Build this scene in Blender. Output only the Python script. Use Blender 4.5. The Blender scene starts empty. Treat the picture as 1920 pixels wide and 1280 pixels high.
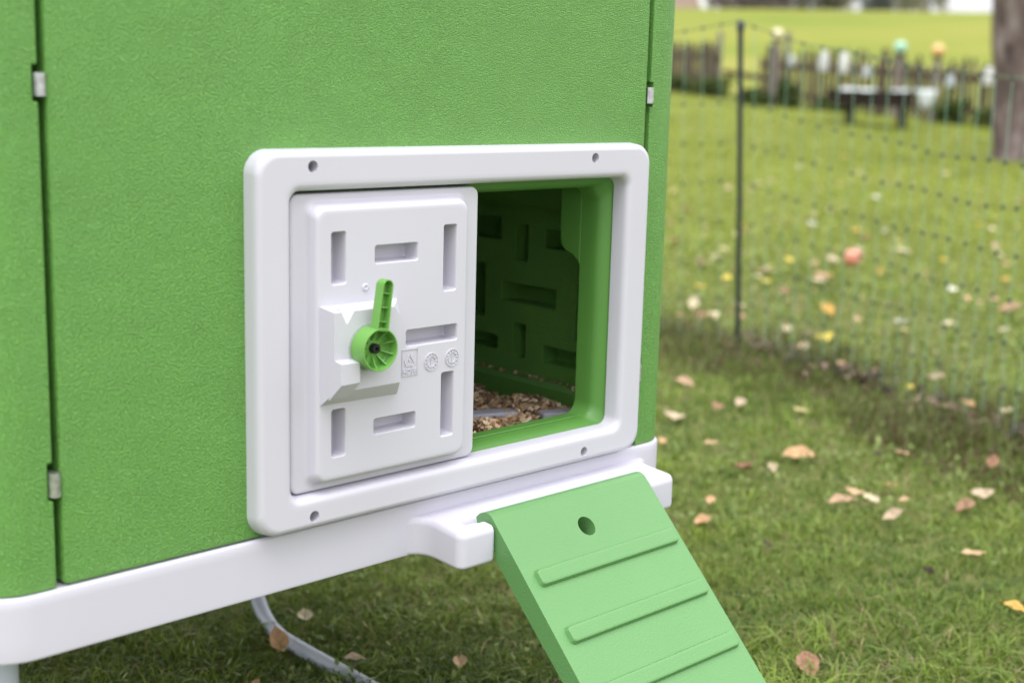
import bpy, bmesh, math, random
import numpy as np
from mathutils import Vector, Matrix

scene = bpy.context.scene
COL = scene.collection
R = math.radians

# ------------------------------------------------------------------ camera
CAM = Vector((-0.7803, -1.2089, 0.900))
cam_data = bpy.data.cameras.new('camera')
cam = bpy.data.objects.new('camera', cam_data)
COL.objects.link(cam)
RIGHT = Vector((0.72179, -0.69161, 0.02646))
UP = Vector((0.11121, 0.15362, 0.98185))
FWD = Vector((0.68312, 0.70575, -0.18780))
rot = Matrix((RIGHT, UP, -FWD)).transposed()
cam.matrix_world = Matrix.Translation(CAM) @ rot.to_4x4()
cam_data.sensor_width = 36.0
cam_data.lens = 47.91
cam_data.clip_start = 0.05
cam_data.clip_end = 2000.0
cam_data.dof.use_dof = True
cam_data.dof.focus_distance = 1.66
cam_data.dof.aperture_fstop = 3.3
cam_data.dof.aperture_blades = 0
scene.camera = cam

# ------------------------------------------------------------------ overcast sky + soft sun
SUN_DIR = Vector((-0.50, -0.30, 1.25)).normalized()          # from the scene towards the light
SUN_EL = math.asin(SUN_DIR.z)
SUN_AZ = math.atan2(SUN_DIR.x, SUN_DIR.y)
world = bpy.data.worlds.new('World')
scene.world = world
world.use_nodes = True
wt = world.node_tree
bg = wt.nodes['Background']
sky = wt.nodes.new('ShaderNodeTexSky')
sky.sky_type = 'NISHITA'
sky.sun_disc = False
sky.sun_elevation = SUN_EL
sky.sun_rotation = SUN_AZ
sky.air_density = 1.0
sky.dust_density = 4.0
sky.ozone_density = 1.0
hs = wt.nodes.new('ShaderNodeHueSaturation')
hs.inputs['Saturation'].default_value = 0.10
mixw = wt.nodes.new('ShaderNodeMix'); mixw.data_type = 'RGBA'
mixw.inputs[0].default_value = 0.85                         # cloud cover: an even white layer over the clear sky
# cloud layer: standard overcast sky, brightest overhead and falling off to the horizon
tcw = wt.nodes.new('ShaderNodeTexCoord'); sepw = wt.nodes.new('ShaderNodeSeparateXYZ')
wt.links.new(tcw.outputs['Generated'], sepw.inputs[0])
upw = wt.nodes.new('ShaderNodeMath'); upw.operation = 'MULTIPLY_ADD'; upw.use_clamp = False
mxw = wt.nodes.new('ShaderNodeMath'); mxw.operation = 'MAXIMUM'; mxw.inputs[1].default_value = 0.0
wt.links.new(sepw.outputs['Z'], mxw.inputs[0]); wt.links.new(mxw.outputs[0], upw.inputs[0])
upw.inputs[1].default_value = 2.3; upw.inputs[2].default_value = 1.0
cldw = wt.nodes.new('ShaderNodeVectorMath'); cldw.operation = 'SCALE'
cldw.inputs[0].default_value = (8.6, 8.7, 9.1)
wt.links.new(upw.outputs[0], cldw.inputs['Scale'])
wt.links.new(cldw.outputs[0], mixw.inputs[7])
wt.links.new(sky.outputs[0], hs.inputs['Color'])
wt.links.new(hs.outputs[0], mixw.inputs[6])
wt.links.new(mixw.outputs[2], bg.inputs['Color'])
bg.inputs['Strength'].default_value = 0.100

sun_data = bpy.data.lights.new('sun', 'SUN')
sun_data.energy = 1.1
sun_data.angle = R(32)
sun_data.color = (1.0, 0.985, 0.965)
sun = bpy.data.objects.new('sun', sun_data)
sun.rotation_euler = (-SUN_DIR).to_track_quat('-Z', 'Y').to_euler()
sun.location = (0, 0, 6)
COL.objects.link(sun)

vs = scene.view_settings
vs.view_transform = 'Standard'
vs.look = 'None'
vs.exposure = 0.36
vs.gamma = 1.0
vs.use_curve_mapping = False
scene.cycles.use_denoising = True
scene.cycles.max_bounces = 8
scene.cycles.diffuse_bounces = 4
scene.cycles.sample_clamp_indirect = 6.0

# ------------------------------------------------------------------ helpers
def tag(o, label=None, cat=None, group=None, kind=None):
    if label: o['label'] = label
    if cat: o['category'] = cat
    if group: o['group'] = group
    if kind: o['kind'] = kind
    return o

def empty(name, loc, label=None, cat=None, group=None):
    o = bpy.data.objects.new(name, None)
    COL.objects.link(o)
    o.location = loc
    o.empty_display_size = 0.1
    tag(o, label, cat, group)
    return o

def finish(me, sharp=32, smooth=True):
    me.update()
    if smooth:
        me.polygons.foreach_set('use_smooth', [True] * len(me.polygons))
        me.set_sharp_from_angle(angle=R(sharp))
    else:
        me.polygons.foreach_set('use_smooth', [False] * len(me.polygons))

def bm_mesh(bm, name, sharp=32, smooth=True):
    bmesh.ops.recalc_face_normals(bm, faces=bm.faces[:])
    me = bpy.data.meshes.new(name)
    bm.to_mesh(me); bm.free()
    finish(me, sharp, smooth)
    return me

def link(name, me, mat, parent=None, loc=None, rot=None):
    """parts of a thing are modelled in the world and hung on its Empty"""
    o = bpy.data.objects.new(name, me)
    COL.objects.link(o)
    if mat is not None and len(me.materials) == 0:
        me.materials.append(mat)
    if parent is not None:
        o.parent = parent
    if loc is not None: o.location = loc
    if rot is not None: o.rotation_euler = rot
    return o

def world_part(name, me, mat, root):
    o = link(name, me, mat, root)
    o.location = -root.location if root.parent is None else (0, 0, 0)
    return o

def bake(me, bevel=0.0, segs=3, cutters=(), angle=30, wn=True, clamp=True, union=()):
    """boolean + bevel + weighted normals, applied"""
    o = bpy.data.objects.new('tmp', me); COL.objects.link(o)
    tmp = [o]
    for lst, op in ((union, 'UNION'), (cutters, 'DIFFERENCE')):
        for c in lst:
            co = bpy.data.objects.new('tmpc', c); COL.objects.link(co); tmp.append(co)
            m = o.modifiers.new('b', 'BOOLEAN'); m.operation = op; m.object = co; m.solver = 'EXACT'
    if bevel > 0:
        m = o.modifiers.new('v', 'BEVEL'); m.width = bevel; m.segments = segs
        m.limit_method = 'ANGLE'; m.angle_limit = R(angle); m.use_clamp_overlap = clamp
        m.harden_normals = False
    if wn:
        m = o.modifiers.new('w', 'WEIGHTED_NORMAL'); m.keep_sharp = True; m.weight = 60
    dg = bpy.context.evaluated_depsgraph_get()
    for p in me.polygons: p.use_smooth = True
    ev = o.evaluated_get(dg)
    out = bpy.data.meshes.new_from_object(ev, depsgraph=dg)
    out.name = me.name
    for t in tmp: bpy.data.objects.remove(t)
    return out

def box_bm(x0, x1, y0, y1, z0, z1, bm=None):
    bm = bm or bmesh.new()
    v = [bm.verts.new(p) for p in ((x0,y0,z0),(x1,y0,z0),(x1,y1,z0),(x0,y1,z0),(x0,y0,z1),(x1,y0,z1),(x1,y1,z1),(x0,y1,z1))]
    for f in ((3,2,1,0),(4,5,6,7),(0,1,5,4),(1,2,6,5),(2,3,7,6),(3,0,4,7)):
        bm.faces.new([v[i] for i in f])
    return bm

def box_me(*a):
    return bm_mesh(box_bm(*a), 'box', smooth=False)

def rr(x0, x1, z0, z1, r, n=6):
    """rounded rectangle, counter-clockwise, 4*(n+1) points"""
    r = max(r, 1e-5)
    pts = []
    for cx, cz, a0 in ((x1-r, z0+r, -90), (x1-r, z1-r, 0), (x0+r, z1-r, 90), (x0+r, z0+r, 180)):
        for i in range(n+1):
            a = R(a0 + 90.0*i/n)
            pts.append((cx + r*math.cos(a), cz + r*math.sin(a)))
    return pts

def loft(loops, cap0=False, cap1=False, ring=False, bm=None):
    """loops: lists of 3D points with equal counts"""
    bm = bm or bmesh.new()
    V = [[bm.verts.new(p) for p in lp] for lp in loops]
    k = len(V)
    for i in range(k if ring else k-1):
        a, b = V[i], V[(i+1) % k]
        n = len(a)
        for j in range(n):
            bm.faces.new((a[j], a[(j+1) % n], b[(j+1) % n], b[j]))
    if cap0: bm.faces.new(V[0][::-1])
    if cap1: bm.faces.new(V[-1])
    return bm

def xz(loop, y): return [(p[0], y, p[1]) for p in loop]
def xy(loop, z): return [(p[0], p[1], z) for p in loop]

def prism_x(prof, x0, x1, bm=None):
    """closed (y,z) profile swept along x"""
    bm = bm or bmesh.new()
    a = [bm.verts.new((x0, y, z)) for y, z in prof]
    b = [bm.verts.new((x1, y, z)) for y, z in prof]
    n = len(prof)
    for j in range(n): bm.faces.new((a[j], a[(j+1) % n], b[(j+1) % n], b[j]))
    bm.faces.new(a[::-1]); bm.faces.new(b)
    return bm

def tube_bm(pts, rad, n=12, bm=None, cap=True):
    bm = bm or bmesh.new()
    pts = [Vector(p) for p in pts]
    rings = []
    up = Vector((0, 0, 1))
    prev = None
    for i, p in enumerate(pts):
        t = (pts[min(i+1, len(pts)-1)] - pts[max(i-1, 0)]).normalized()
        if prev is None:
            a = t.cross(up)
            if a.length < 1e-3: a = t.cross(Vector((1, 0, 0)))
        else:
            a = prev - t * prev.dot(t)
        a.normalize(); prev = a
        b = t.cross(a)
        r = rad[i] if isinstance(rad, (list, tuple)) else rad
        rings.append([bm.verts.new(p + a*(r*math.cos(2*math.pi*j/n)) + b*(r*math.sin(2*math.pi*j/n))) for j in range(n)])
    for i in range(len(rings)-1):
        for j in range(n):
            bm.faces.new((rings[i][j], rings[i][(j+1) % n], rings[i+1][(j+1) % n], rings[i+1][j]))
    if cap:
        bm.faces.new(rings[0][::-1]); bm.faces.new(rings[-1])
    return bm

def lathe_bm(prof, n=20, bm=None, center=(0, 0, 0)):
    """(radius, z) profile about z; closes with caps at r=0"""
    bm = bm or bmesh.new()
    c = Vector(center)
    rings = []
    for r, z in prof:
        if r < 1e-6: rings.append([bm.verts.new(c + Vector((0, 0, z)))])
        else: rings.append([bm.verts.new(c + Vector((r*math.cos(2*math.pi*j/n), r*math.sin(2*math.pi*j/n), z))) for j in range(n)])
    for a, b in zip(rings, rings[1:]):
        for j in range(n):
            k = (j+1) % n
            if len(a) == 1 and len(b) == 1: continue
            if len(a) == 1: bm.faces.new((a[0], b[k], b[j]))
            elif len(b) == 1: bm.faces.new((a[j], a[k], b[0]))
            else: bm.faces.new((a[j], a[k], b[k], b[j]))
    return bm

def cyl_y_me(cx, cz, r, y0, y1, n=24):
    bm = bmesh.new()
    loft([[(cx + r*math.cos(2*math.pi*j/n), y, cz + r*math.sin(2*math.pi*j/n)) for j in range(n)] for y in (y0, y1)], True, True, bm=bm)
    return bm_mesh(bm, 'cyl')

def np_mesh(name, verts, faces, mat, sharp=180, smooth=True):
    me = bpy.data.meshes.new(name)
    me.from_pydata(verts, [], faces)
    finish(me, sharp, smooth)
    if mat: me.materials.append(mat)
    return me

# ------------------------------------------------------------------ materials
def srgb(r, g, b):
    f = lambda c: (c/12.92 if c <= 0.04045 else ((c+0.055)/1.055)**2.4)
    return (f(r/255), f(g/255), f(b/255), 1)

class Mat:
    def __init__(self, name, color, rough=0.5, spec=0.5, metal=0.0):
        self.m = bpy.data.materials.new(name); self.m.use_nodes = True
        self.t = self.m.node_tree; self.n = self.t.nodes; self.l = self.t.links
        self.b = self.n['Principled BSDF']
        c = tuple(color) if len(color) == 4 else tuple(color) + (1,)
        self.b.inputs['Base Color'].default_value = c
        self.b.inputs['Roughness'].default_value = rough
        self.b.inputs['Specular IOR Level'].default_value = spec
        self.b.inputs['Metallic'].default_value = metal
        self.c = c
    def new(self, t, **kw):
        n = self.n.new(t)
        for k, v in kw.items(): setattr(n, k, v)
        return n
    def coord(self, which='Object', scale=(1, 1, 1)):
        tc = self.new('ShaderNodeTexCoord'); mp = self.new('ShaderNodeMapping')
        mp.inputs['Scale'].default_value = scale
        self.l.new(tc.outputs[which], mp.inputs['Vector'])
        return mp.outputs[0]
    def noise(self, vec, scale, detail=2, rough=0.5, dist=0.0):
        n = self.new('ShaderNodeTexNoise')
        n.inputs['Scale'].default_value = scale; n.inputs['Detail'].default_value = detail
        n.inputs['Roughness'].default_value = rough; n.inputs['Distortion'].default_value = dist
        if vec is not None: self.l.new(vec, n.inputs['Vector'])
        return n.outputs['Fac']
    def ramp(self, fac, stops):
        r = self.new('ShaderNodeValToRGB')
        e = r.color_ramp.elements
        while len(e) < len(stops): e.new(0.5)
        for el, (p, c) in zip(e, stops):
            el.position = p; el.color = c if len(c) == 4 else tuple(c) + (1,)
        self.l.new(fac, r.inputs['Fac'])
        return r.outputs['Color']
    def math(self, op, a, b=None):
        n = self.new('ShaderNodeMath', operation=op)
        for i, v in enumerate((a, b)):
            if v is None: continue
            if isinstance(v, (int, float)): n.inputs[i].default_value = v
            else: self.l.new(v, n.inputs[i])
        return n.outputs[0]
    def bump(self, h, strength, dist=0.001, prev=None):
        n = self.new('ShaderNodeBump')
        n.inputs['Strength'].default_value = strength; n.inputs['Distance'].default_value = dist
        self.l.new(h, n.inputs['Height'])
        if prev is not None: self.l.new(prev, n.inputs['Normal'])
        return n.outputs[0]
    def normal(self, nrm): self.l.new(nrm, self.b.inputs['Normal'])
    def color(self, c): self.l.new(c, self.b.inputs['Base Color'])
    def vary(self, vec, scale, amt=0.08, detail=4):
        """slight brightness variation of the base colour"""
        f = self.noise(vec, scale, detail)
        lo = tuple(x*(1-amt) for x in self.c[:3]); hi = tuple(min(1, x*(1+amt)) for x in self.c[:3])
        self.color(self.ramp(f, [(0.3, lo), (0.7, hi)]))

GREEN_SHADED = (0.092, 0.245, 0.046)  # same plastic as the wall, darkened: doorway shade put into the colour

def green_grain(name, color, scale, strength, dist, rough, stretch=1.0, spec=0.5):
    """moulded plastic with a leather grain: short wandering wrinkles"""
    g = Mat(name, color, rough, spec)
    v = g.coord('Object', (1, 1, stretch))
    a = g.noise(v, scale, 1.2, 0.5, 0.7)
    w1 = g.math('MINIMUM', g.math('MAXIMUM', g.math('MULTIPLY', g.math('SUBTRACT', a, 0.42), 5.0), 0.0), 1.0)
    bnoise = g.noise(v, scale*2.1, 1.0, 0.5, 0.4)
    h = g.math('ADD', w1, g.math('MULTIPLY', bnoise, 0.5))
    lowf = g.noise(v, 9, 3)
    nb = g.bump(h, strength, dist)
    g.normal(nb)
    g.vary(v, 14, 0.05)
    rr_ = g.math('ADD', g.math('MULTIPLY', lowf, 0.16), rough-0.08)
    g.l.new(rr_, g.b.inputs['Roughness'])
    return g.m

def fine_plastic(name, color, rough, bump=0.12, scale=900, spec=0.5, vary=0.03):
    g = Mat(name, color, rough, spec)
    v = g.coord('Object')
    g.normal(g.bump(g.noise(v, scale, 2), bump, 0.0006))
    g.vary(v, 7, vary)
    return g.m

M = {}
M['wall'] = green_grain('green_wall_plastic', (0.146, 0.374, 0.066), 430, 1.0, 0.00125, 0.36, 1.5, 0.55)
M['green_shaded'] = fine_plastic('green_shaded_plastic', GREEN_SHADED, 0.42, 0.25, 700)
M['ramp'] = fine_plastic('green_ramp_plastic', (0.120, 0.284, 0.094), 0.46, 0.95, 430, 0.5)
M['ramp'].node_tree.nodes['Principled BSDF'].inputs['IOR'].default_value = 1.5   # ordinary refraction of plastic
M['handle'] = fine_plastic('green_handle_plastic', (0.160, 0.385, 0.078), 0.30, 0.04, 500)
M['white'] = fine_plastic('white_plastic', (0.583, 0.566, 0.632), 0.40, 0.06, 420, 0.5, 0.012)
M['white_base'] = fine_plastic('white_base_plastic', (0.585, 0.566, 0.640), 0.46, 0.10, 500, 0.5, 0.02)
M['screw'] = Mat('black_screw', (0.02, 0.02, 0.022), 0.35, 0.5, 0.3).m
M['washer'] = Mat('grey_washer', (0.35, 0.37, 0.37), 0.4).m
M['seam_shade'] = fine_plastic('seam_shade_green', (0.07, 0.2, 0.04), 0.5)

def metal_clip():
    g = Mat('galvanised_steel', (0.55, 0.55, 0.56), 0.38, 0.5, 0.85)
    v = g.coord('Object', (1, 1, 0.15))
    g.normal(g.bump(g.noise(v, 900, 3), 0.25, 0.0005))
    g.vary(g.coord('Object'), 160, 0.25)
    return g.m
M['clip'] = metal_clip()
M['tube'] = fine_plastic('white_powder_coat', (0.49, 0.52, 0.62), 0.36, 0.08, 300)

def attr_mat(name, rough, spec=0.3, transl=0.0, attr='Col'):
    g = Mat(name, (1, 1, 1), rough, spec)
    a = g.new('ShaderNodeAttribute'); a.attribute_name = attr
    g.color(a.outputs['Color'])
    if transl:
        tr = g.new('ShaderNodeBsdfTranslucent'); mx = g.new('ShaderNodeMixShader')
        mx.inputs[0].default_value = transl
        g.l.new(a.outputs['Color'], tr.inputs['Color'])
        g.l.new(g.b.outputs[0], mx.inputs[1]); g.l.new(tr.outputs[0], mx.inputs[2])
        g.l.new(mx.outputs[0], g.n['Material Output'].inputs['Surface'])
    return g.m
M['grass'] = attr_mat('grass_blades', 0.5, 0.25, 0.35)
M['shaving'] = attr_mat('wood_shavings', 0.75, 0.2)
M['leafage'] = attr_mat('tree_leafage', 0.6, 0.2, 0.3)

# ------------------------------------------------------------------ terrain
UX, UY = 0.84778, 0.53035
S_T = [0, 4.5, 8, 12, 16, 21, 26, 40, 70, 120, 135, 165, 400]
Z_T = [0, 0, .10, .27, .40, .54, .64, .86, 2.3, 7.3, 8.2, 7.4, 2.0]
def terrain(x, y):
    x = np.asarray(x, float); y = np.asarray(y, float)
    s = (x-CAM.x)*UX + (y-CAM.y)*UY
    l = (x-CAM.x)*UY - (y-CAM.y)*UX
    z = np.interp(s, S_T, Z_T)
    t = np.clip((s-8)/12, 0, 1); t = t*t*(3-2*t); f = 1-np.clip((s-30)/30, 0, 1)
    z = z - .045*np.clip(l, -8, 8)*t*f
    k = np.clip((s-3)/5, 0, 1)
    return z + k*0.012*(np.sin(x*1.7+y*.6)+np.sin(y*2.1-x*.8))
def tz(x, y): return float(terrain(x, y))

def build_ground():
    ss = np.concatenate([np.arange(-6, 12, .25), np.arange(12, 40, 1.0), np.arange(40, 170, 4.0), np.array([175, 200, 260, 400])])
    ll = np.concatenate([-np.geomspace(300, 12, 18), np.arange(-11.5, 12, .5), np.geomspace(12.5, 300, 18)])
    Sg, Lg = np.meshgrid(ss, ll, indexing='ij')
    X = CAM.x + Sg*UX + Lg*UY; Y = CAM.y + Sg*UY - Lg*UX
    Z = terrain(X, Y)
    V = np.stack([X, Y, Z], -1).reshape(-1, 3)
    n, m = Sg.shape
    F = [(i*m+j, i*m+j+1, (i+1)*m+j+1, (i+1)*m+j) for i in range(n-1) for j in range(m-1)]
    g = Mat('lawn_and_meadow', (.1, .13, .03), 0.9, 0.1)
    pos = g.new('ShaderNodeNewGeometry').outputs['Position']
    dot = g.new('ShaderNodeVectorMath', operation='DOT_PRODUCT'); dot.inputs[1].default_value = (UX, UY, 0)
    g.l.new(pos, dot.inputs[0])
    s = g.math('ADD', dot.outputs['Value'], -(CAM.x*UX + CAM.y*UY))
    n1 = g.noise(pos, 0.55, 4, 0.6); n2 = g.noise(pos, 14, 5, 0.65); n3 = g.noise(pos, 70, 3, 0.6)
    nf = g.noise(pos, 0.045, 4, 0.55)
    sj = g.math('ADD', s, g.math('MULTIPLY', g.math('SUBTRACT', n1, 0.5), 4.0))
    near = g.ramp(n2, [(0.3, (.07, .08, .022)), (0.5, (.12, .145, .036)), (0.7, (.17, .155, .065))])
    mid = g.ramp(n2, [(0.25, (.105, .140, .020)), (0.55, (.180, .208, .031)), (0.8, (.235, .225, .052))])
    far = g.ramp(nf, [(0.3, (.150, .190, .026)), (0.5, (.212, .222, .038)), (0.7, (.255, .240, .060))])
    def mix(fac, a, b):
        m_ = g.new('ShaderNodeMix', data_type='RGBA'); g.l.new(fac, m_.inputs[0]); g.l.new(a, m_.inputs[6]); g.l.new(b, m_.inputs[7]); return m_.outputs[2]
    def step(v, a, b):
        mr = g.new('ShaderNodeMapRange'); mr.inputs['From Min'].default_value = a; mr.inputs['From Max'].default_value = b
        g.l.new(v, mr.inputs['Value']); return mr.outputs[0]
    g.color(mix(step(sj, 22, 32), mix(step(sj, 5.0, 11), near, mid), far))
    g.normal(g.bump(g.math('ADD', n3, n2), 0.7, 0.02))
    me = np_mesh('ground', V.tolist(), F, g.m)
    o = link('lawn_ground', me, None)
    tag(o, kind='structure')
build_ground()

# ------------------------------------------------------------------ the coop
ZB = 0.4043            # height of the door frame's lower edge above the lawn
XL, XR = -0.293, 0.710 # outer faces of the side walls
XC = (XL+XR)/2
DEPTH = 1.0
WALL_TOP = ZB + 0.86
coop = empty('chicken_coop', (XC, DEPTH/2, 0), 'green and white moulded plastic chicken coop on tube legs with its pop door half open', 'chicken coop')
def cp(name, me, mat, parent=None):
    return world_part(name, me, mat, coop) if parent is None else link(name, me, mat, parent)

# base tray: a white skirt with rounded corners
def build_base():
    x0, x1, y0, y1 = XL-.004, XR+.004, -.004, DEPTH+.004
    zt, zb = ZB-.003, ZB-.0695
    loops = []
    for ins, z in ((.012, zb), (.004, zb), (.001, zb+.0012), (0, zb+.004), (0, zb+.02), (0, zt-.012), (0, zt-.006), (.0012, zt-.002), (.004, zt), (.012, zt)):
        loops.append(xy(rr(x0+ins, x1-ins, y0+ins, y1-ins, .054-ins, 8), z))
    bm = loft(loops, True, True)
    me = bake(bm_mesh(bm, 'base_tray'))
    return cp('base_tray', me, M['white_base'])
base = build_base()

# ramp bracket growing out of the tray: ledge, two arms with inward pegs, cross bar
def build_bracket():
    x0, x1, yf = .240, .634, -.0775
    half = [(-.024, .0180), (-.0240, -.0030), (-.0150, -.0058), (-.0080, -.0105), (-.0030, -.0175), (-.0005, -.0265), (0, -.0360)]
    for i in range(7):                                      # rounded outer corner
        a_ = R(180 + 90.0*i/6)
        half.append((.0115 + .0115*math.cos(a_), yf + .0115 + .0115*math.sin(a_)))
    def arc(cx, cy, r_, a0, a1, k=4): return [(cx + r_*math.cos(R(a0+(a1-a0)*i/k)), cy + r_*math.sin(R(a0+(a1-a0)*i/k))) for i in range(k+1)]
    inner = arc(.2975-.007, yf+.007, .007, 270, 360) + arc(.2975-.007, -.0555-.007, .007, 0, 90)
    inner += arc(.270+.004, -.0555+.004, .004, 270, 180, 3) + arc(.270+.004, -.0395-.004, .004, 180, 90, 3)   # slot between peg and ledge
    inner += [(.2940, -.0395), (.3000, -.0420), (.3040, -.0470), (.3100, -.0490)]                          # the ledge runs on under the ramp's hook
    inner += arc(.5812-.004, -.049-.004, .004, 90, 0, 3) + arc(.5812+.007, yf+.007, .007, 180, 270)
    outl = [(x0+u, v) for u, v in half] + inner + [(x1-u, v) for u, v in half[::-1]]
    n = len(outl)
    def inset(d):
        res = []
        for i, p in enumerate(outl):
            q0 = Vector(outl[i-1]); q1 = Vector(outl[(i+1) % n]); P_ = Vector(p)
            e0 = (P_-q0).normalized(); e1 = (q1-P_).normalized()
            nn = Vector((-(e0.y+e1.y), e0.x+e1.x)).normalized()
            res.append((P_.x + nn.x*d, P_.y + nn.y*d) if P_.y < .001 else p)
        return res
    ztop = lambda y: ZB-.0205 + .085*y
    zbot = lambda y: ZB-.0690 - .055*abs(min(y, 0))
    L_ = []
    for d, k in ((.0050, 0), (.0028, .0006), (.0009, .0022), (0, .0055)): L_.append([(p[0], p[1], zbot(p[1])+k) for p in inset(d)])
    for d, k in ((0, .0095), (.0004, .0064), (.0016, .0032), (.0036, .0010), (.0058, 0)): L_.append([(p[0], p[1], ztop(p[1])-k) for p in inset(d)])
    me = bm_mesh(loft(L_, True, True), 'bracket', 60)
    me = bake(me)
    b = cp('ramp_bracket', me, M['white_base'])
    link('slot_floor', bake(box_me(.262, .592, -.0600, -.0340, ZB-.0640, ZB-.0335), .003, 3), M['white_base'], b)
    bar = bm_mesh(tube_bm([(.292, -.0645, ZB-.0585), (.586, -.0645, ZB-.0585)], .0075, 14), 'bar')
    link('cross_bar', bar, M['white_base'], b)
    # fillets where the ledge runs into the skirt
    return b
build_bracket()

# front panel with the doorway and its rolled lip
def build_front():
    x0, x1, z0, z1 = -.2115, .6283, ZB-.0015, WALL_TOP
    n = 8
    def ring(a, y): return xz(rr(*a, n), y)
    O = lambda i, y: ring((x0+i, x1-i, z0+i, z1-i, .006), y)
    z = ZB
    L = [O(.0, .046), O(0, .004), O(.0004, .002), O(.0014, .0006), O(.003, 0), O(.006, 0),
         ring((.020, .600, z+.016, z+.404, .03), 0),
         ring((.040, .588, z+.030, z+.384, .025), 0),
         ring((.046, .5790, z+.0390, z+.3745, .016), .0015),
         ring((.0475, .5775, z+.0402, z+.3730, .016), .0035),
         ring((.049, .5730, z+.0418, z+.3698, .017), .0055),
         ring((.051, .5680, z+.0436, z+.3662, .018), .0080),
         ring((.052, .5635, z+.0456, z+.3634, .019), .0118),
         ring((.053, .5605, z+.0472, z+.3614, .020), .0165),
         ring((.0535, .5592, z+.0480, z+.3604, .020), .0215),
         ring((.054, .5585, z+.0486, z+.3598, .020), .030),
         ring((.0545, .5580, z+.0490, z+.3594, .020), .046)]
    bm = loft(L, ring=True)
    me = bm_mesh(bm, 'front_panel')
    me.materials.append(M['wall']); me.materials.append(M['green_shaded'])
    for p in me.polygons:
        c = p.center
        if c.y > .0005 and .03 < c.x < .59 and z+.02 < c.z < z+.39: p.material_index = 1
    return cp('front_panel', bake(me), None)
front = build_front()
# shallow sill groove + the rib that guides the door on the inside
cp('sill_strip', bake(box_me(.06, .552, .0245, .0300, ZB+.0480, ZB+.0507), .0012, 2), M['green_shaded'])
prof = [(.0455, ZB+.2500), (.0500, ZB+.2580), (.0587, ZB+.2650), (.0740, ZB+.2705), (.0805, ZB+.2755), (.0840, ZB+.2840), (.0850, ZB+.2990), (.0850, ZB+.43), (.0455, ZB+.43)]
cp('door_guide_rib', bake(bm_mesh(prism_x(prof, .5575, .618), 'door_guide_rib', smooth=False), .003, 3, angle=25), M['green_shaded'])

# side walls wrap the front corners; double walled with kiss-off pockets inside
def side_wall(mirror):
    t = .050
    edge = -.2186
    zA, zB_ = ZB-.0025, WALL_TOP
    r = .050
    out = [(edge, 0.0)]
    for i in range(9):
        a = R(270 - 90.0*i/8)
        out.append((XL+r + r*math.cos(a), r + r*math.sin(a)))
    out.append((XL, DEPTH-.06))
    inn = [(XL+t, DEPTH-.06), (XL+t, .060), (XL+t+.008, .050), (edge-.004, .046), (edge, .044)]
    poly = out + inn
    bm = bmesh.new()
    loops = [xy(poly, zA), xy(poly, zB_)]
    loft(loops, True, True, bm=bm)
    if mirror:
        for v in bm.verts: v.co.x = 2*XC - v.co.x
    me = bm_mesh(bm, 'side_wall', smooth=False)
    cuts = []
    for z0, z1 in ((.0865, .1235), (.4655, .4985)):
        b = box_bm(edge-.0052, edge+.004, -.01, .012, ZB+z0, ZB+z1)
        if mirror:
            for v in b.verts: v.co.x = 2*XC - v.co.x
        cuts.append(bm_mesh(b, 'c', smooth=False))
    if mirror:
        xi = XR - t
        for (y0, y1, z0, z1) in ((.188,.306,.162,.192), (.250,.278,.227,.283), (.250,.277,.077,.130), (.100,.2116,.078,.104), (.343,.400,.130,.215),
                                 (.309,.400,.254,.290), (.135,.2137,.252,.281), (.312,.400,.082,.105), (.118,.146,.120,.205), (.45,.48,.16,.28), (.50,.60,.10,.13), (.52,.62,.22,.25)):
            cuts.append(bm_mesh(box_bm(xi-.01, xi+.032, y0, y1, ZB+z0, ZB+z1), 'c', smooth=False))
    me = bake(me, .0022, 3, cuts, 35)
    me.materials.append(M['wall'])
    return cp('side_wall', me, None)
side_wall(False)
side_wall(True)
# steel hinge clips in the seams
def clip_me(cx, z0, z1):
    arc = [(-.0062, .0030), (-.0058, .0004), (-.0046, -.0022), (-.0028, -.0042), (-.0004, -.0050), (.0022, -.0044), (.0044, -.0026), (.0056, -.0004), (.0050, .0016), (.0030, .0044), (.0002, .0085), (-.0016, .0110)]
    th = .0011
    o = []; i_ = []
    for k, p in enumerate(arc):
        a = Vector(arc[max(k-1, 0)]); b = Vector(arc[min(k+1, len(arc)-1)])
        t = (b-a).normalized(); nrm = Vector((-t.y, t.x))
        o.append((cx+p[0], p[1])); i_.append((cx+p[0]+nrm.x*th, p[1]+nrm.y*th))
    poly = o + i_[::-1]
    bm = loft([xy(poly, z0), xy(poly, z1)], True, True)
    return bm_mesh(bm, 'hinge_clip', 40)
for cx in (-.2168, .6345):
    for z0, z1 in ((.0905, .1145), (.4705, .4915)):
        me = clip_me(cx, ZB+z0, ZB+z1)
        if cx > 0:
            for v in me.vertices: v.co.x = 2*cx - v.co.x
            me.flip_normals()
        cp('hinge_clip', me, M['clip'])
# dark strips added behind the seams against light leaks, back wall, roof
for x in (-.215, .632):
    cp('seam_light_stop', box_me(x-.018, x+.018, .0475, .0525, ZB, WALL_TOP), M['seam_shade'])
cp('back_wall', bake(box_me(XL+.004, XR-.004, DEPTH-.058, DEPTH, ZB-.002, WALL_TOP-.13), .006, 3), M['wall'])  # top kept low: gap under the roof added to light the inside
def build_roof():
    loops = []
    for ins, z in ((.03, 0), (0, .0), (-.006, .006), (-.006, .022), (.0, .032), (.03, .050), (.16, .085), (.34, .105)):
        loops.append(xy(rr(XL-.008+ins, XR+.008-ins, -.010+ins, DEPTH+.010-ins, max(.012, .06-ins*.3), 8), WALL_TOP+.002+z))
    return cp('roof', bake(bm_mesh(loft(loops, True, True), 'roof')), M['wall'])
build_roof()
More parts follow.
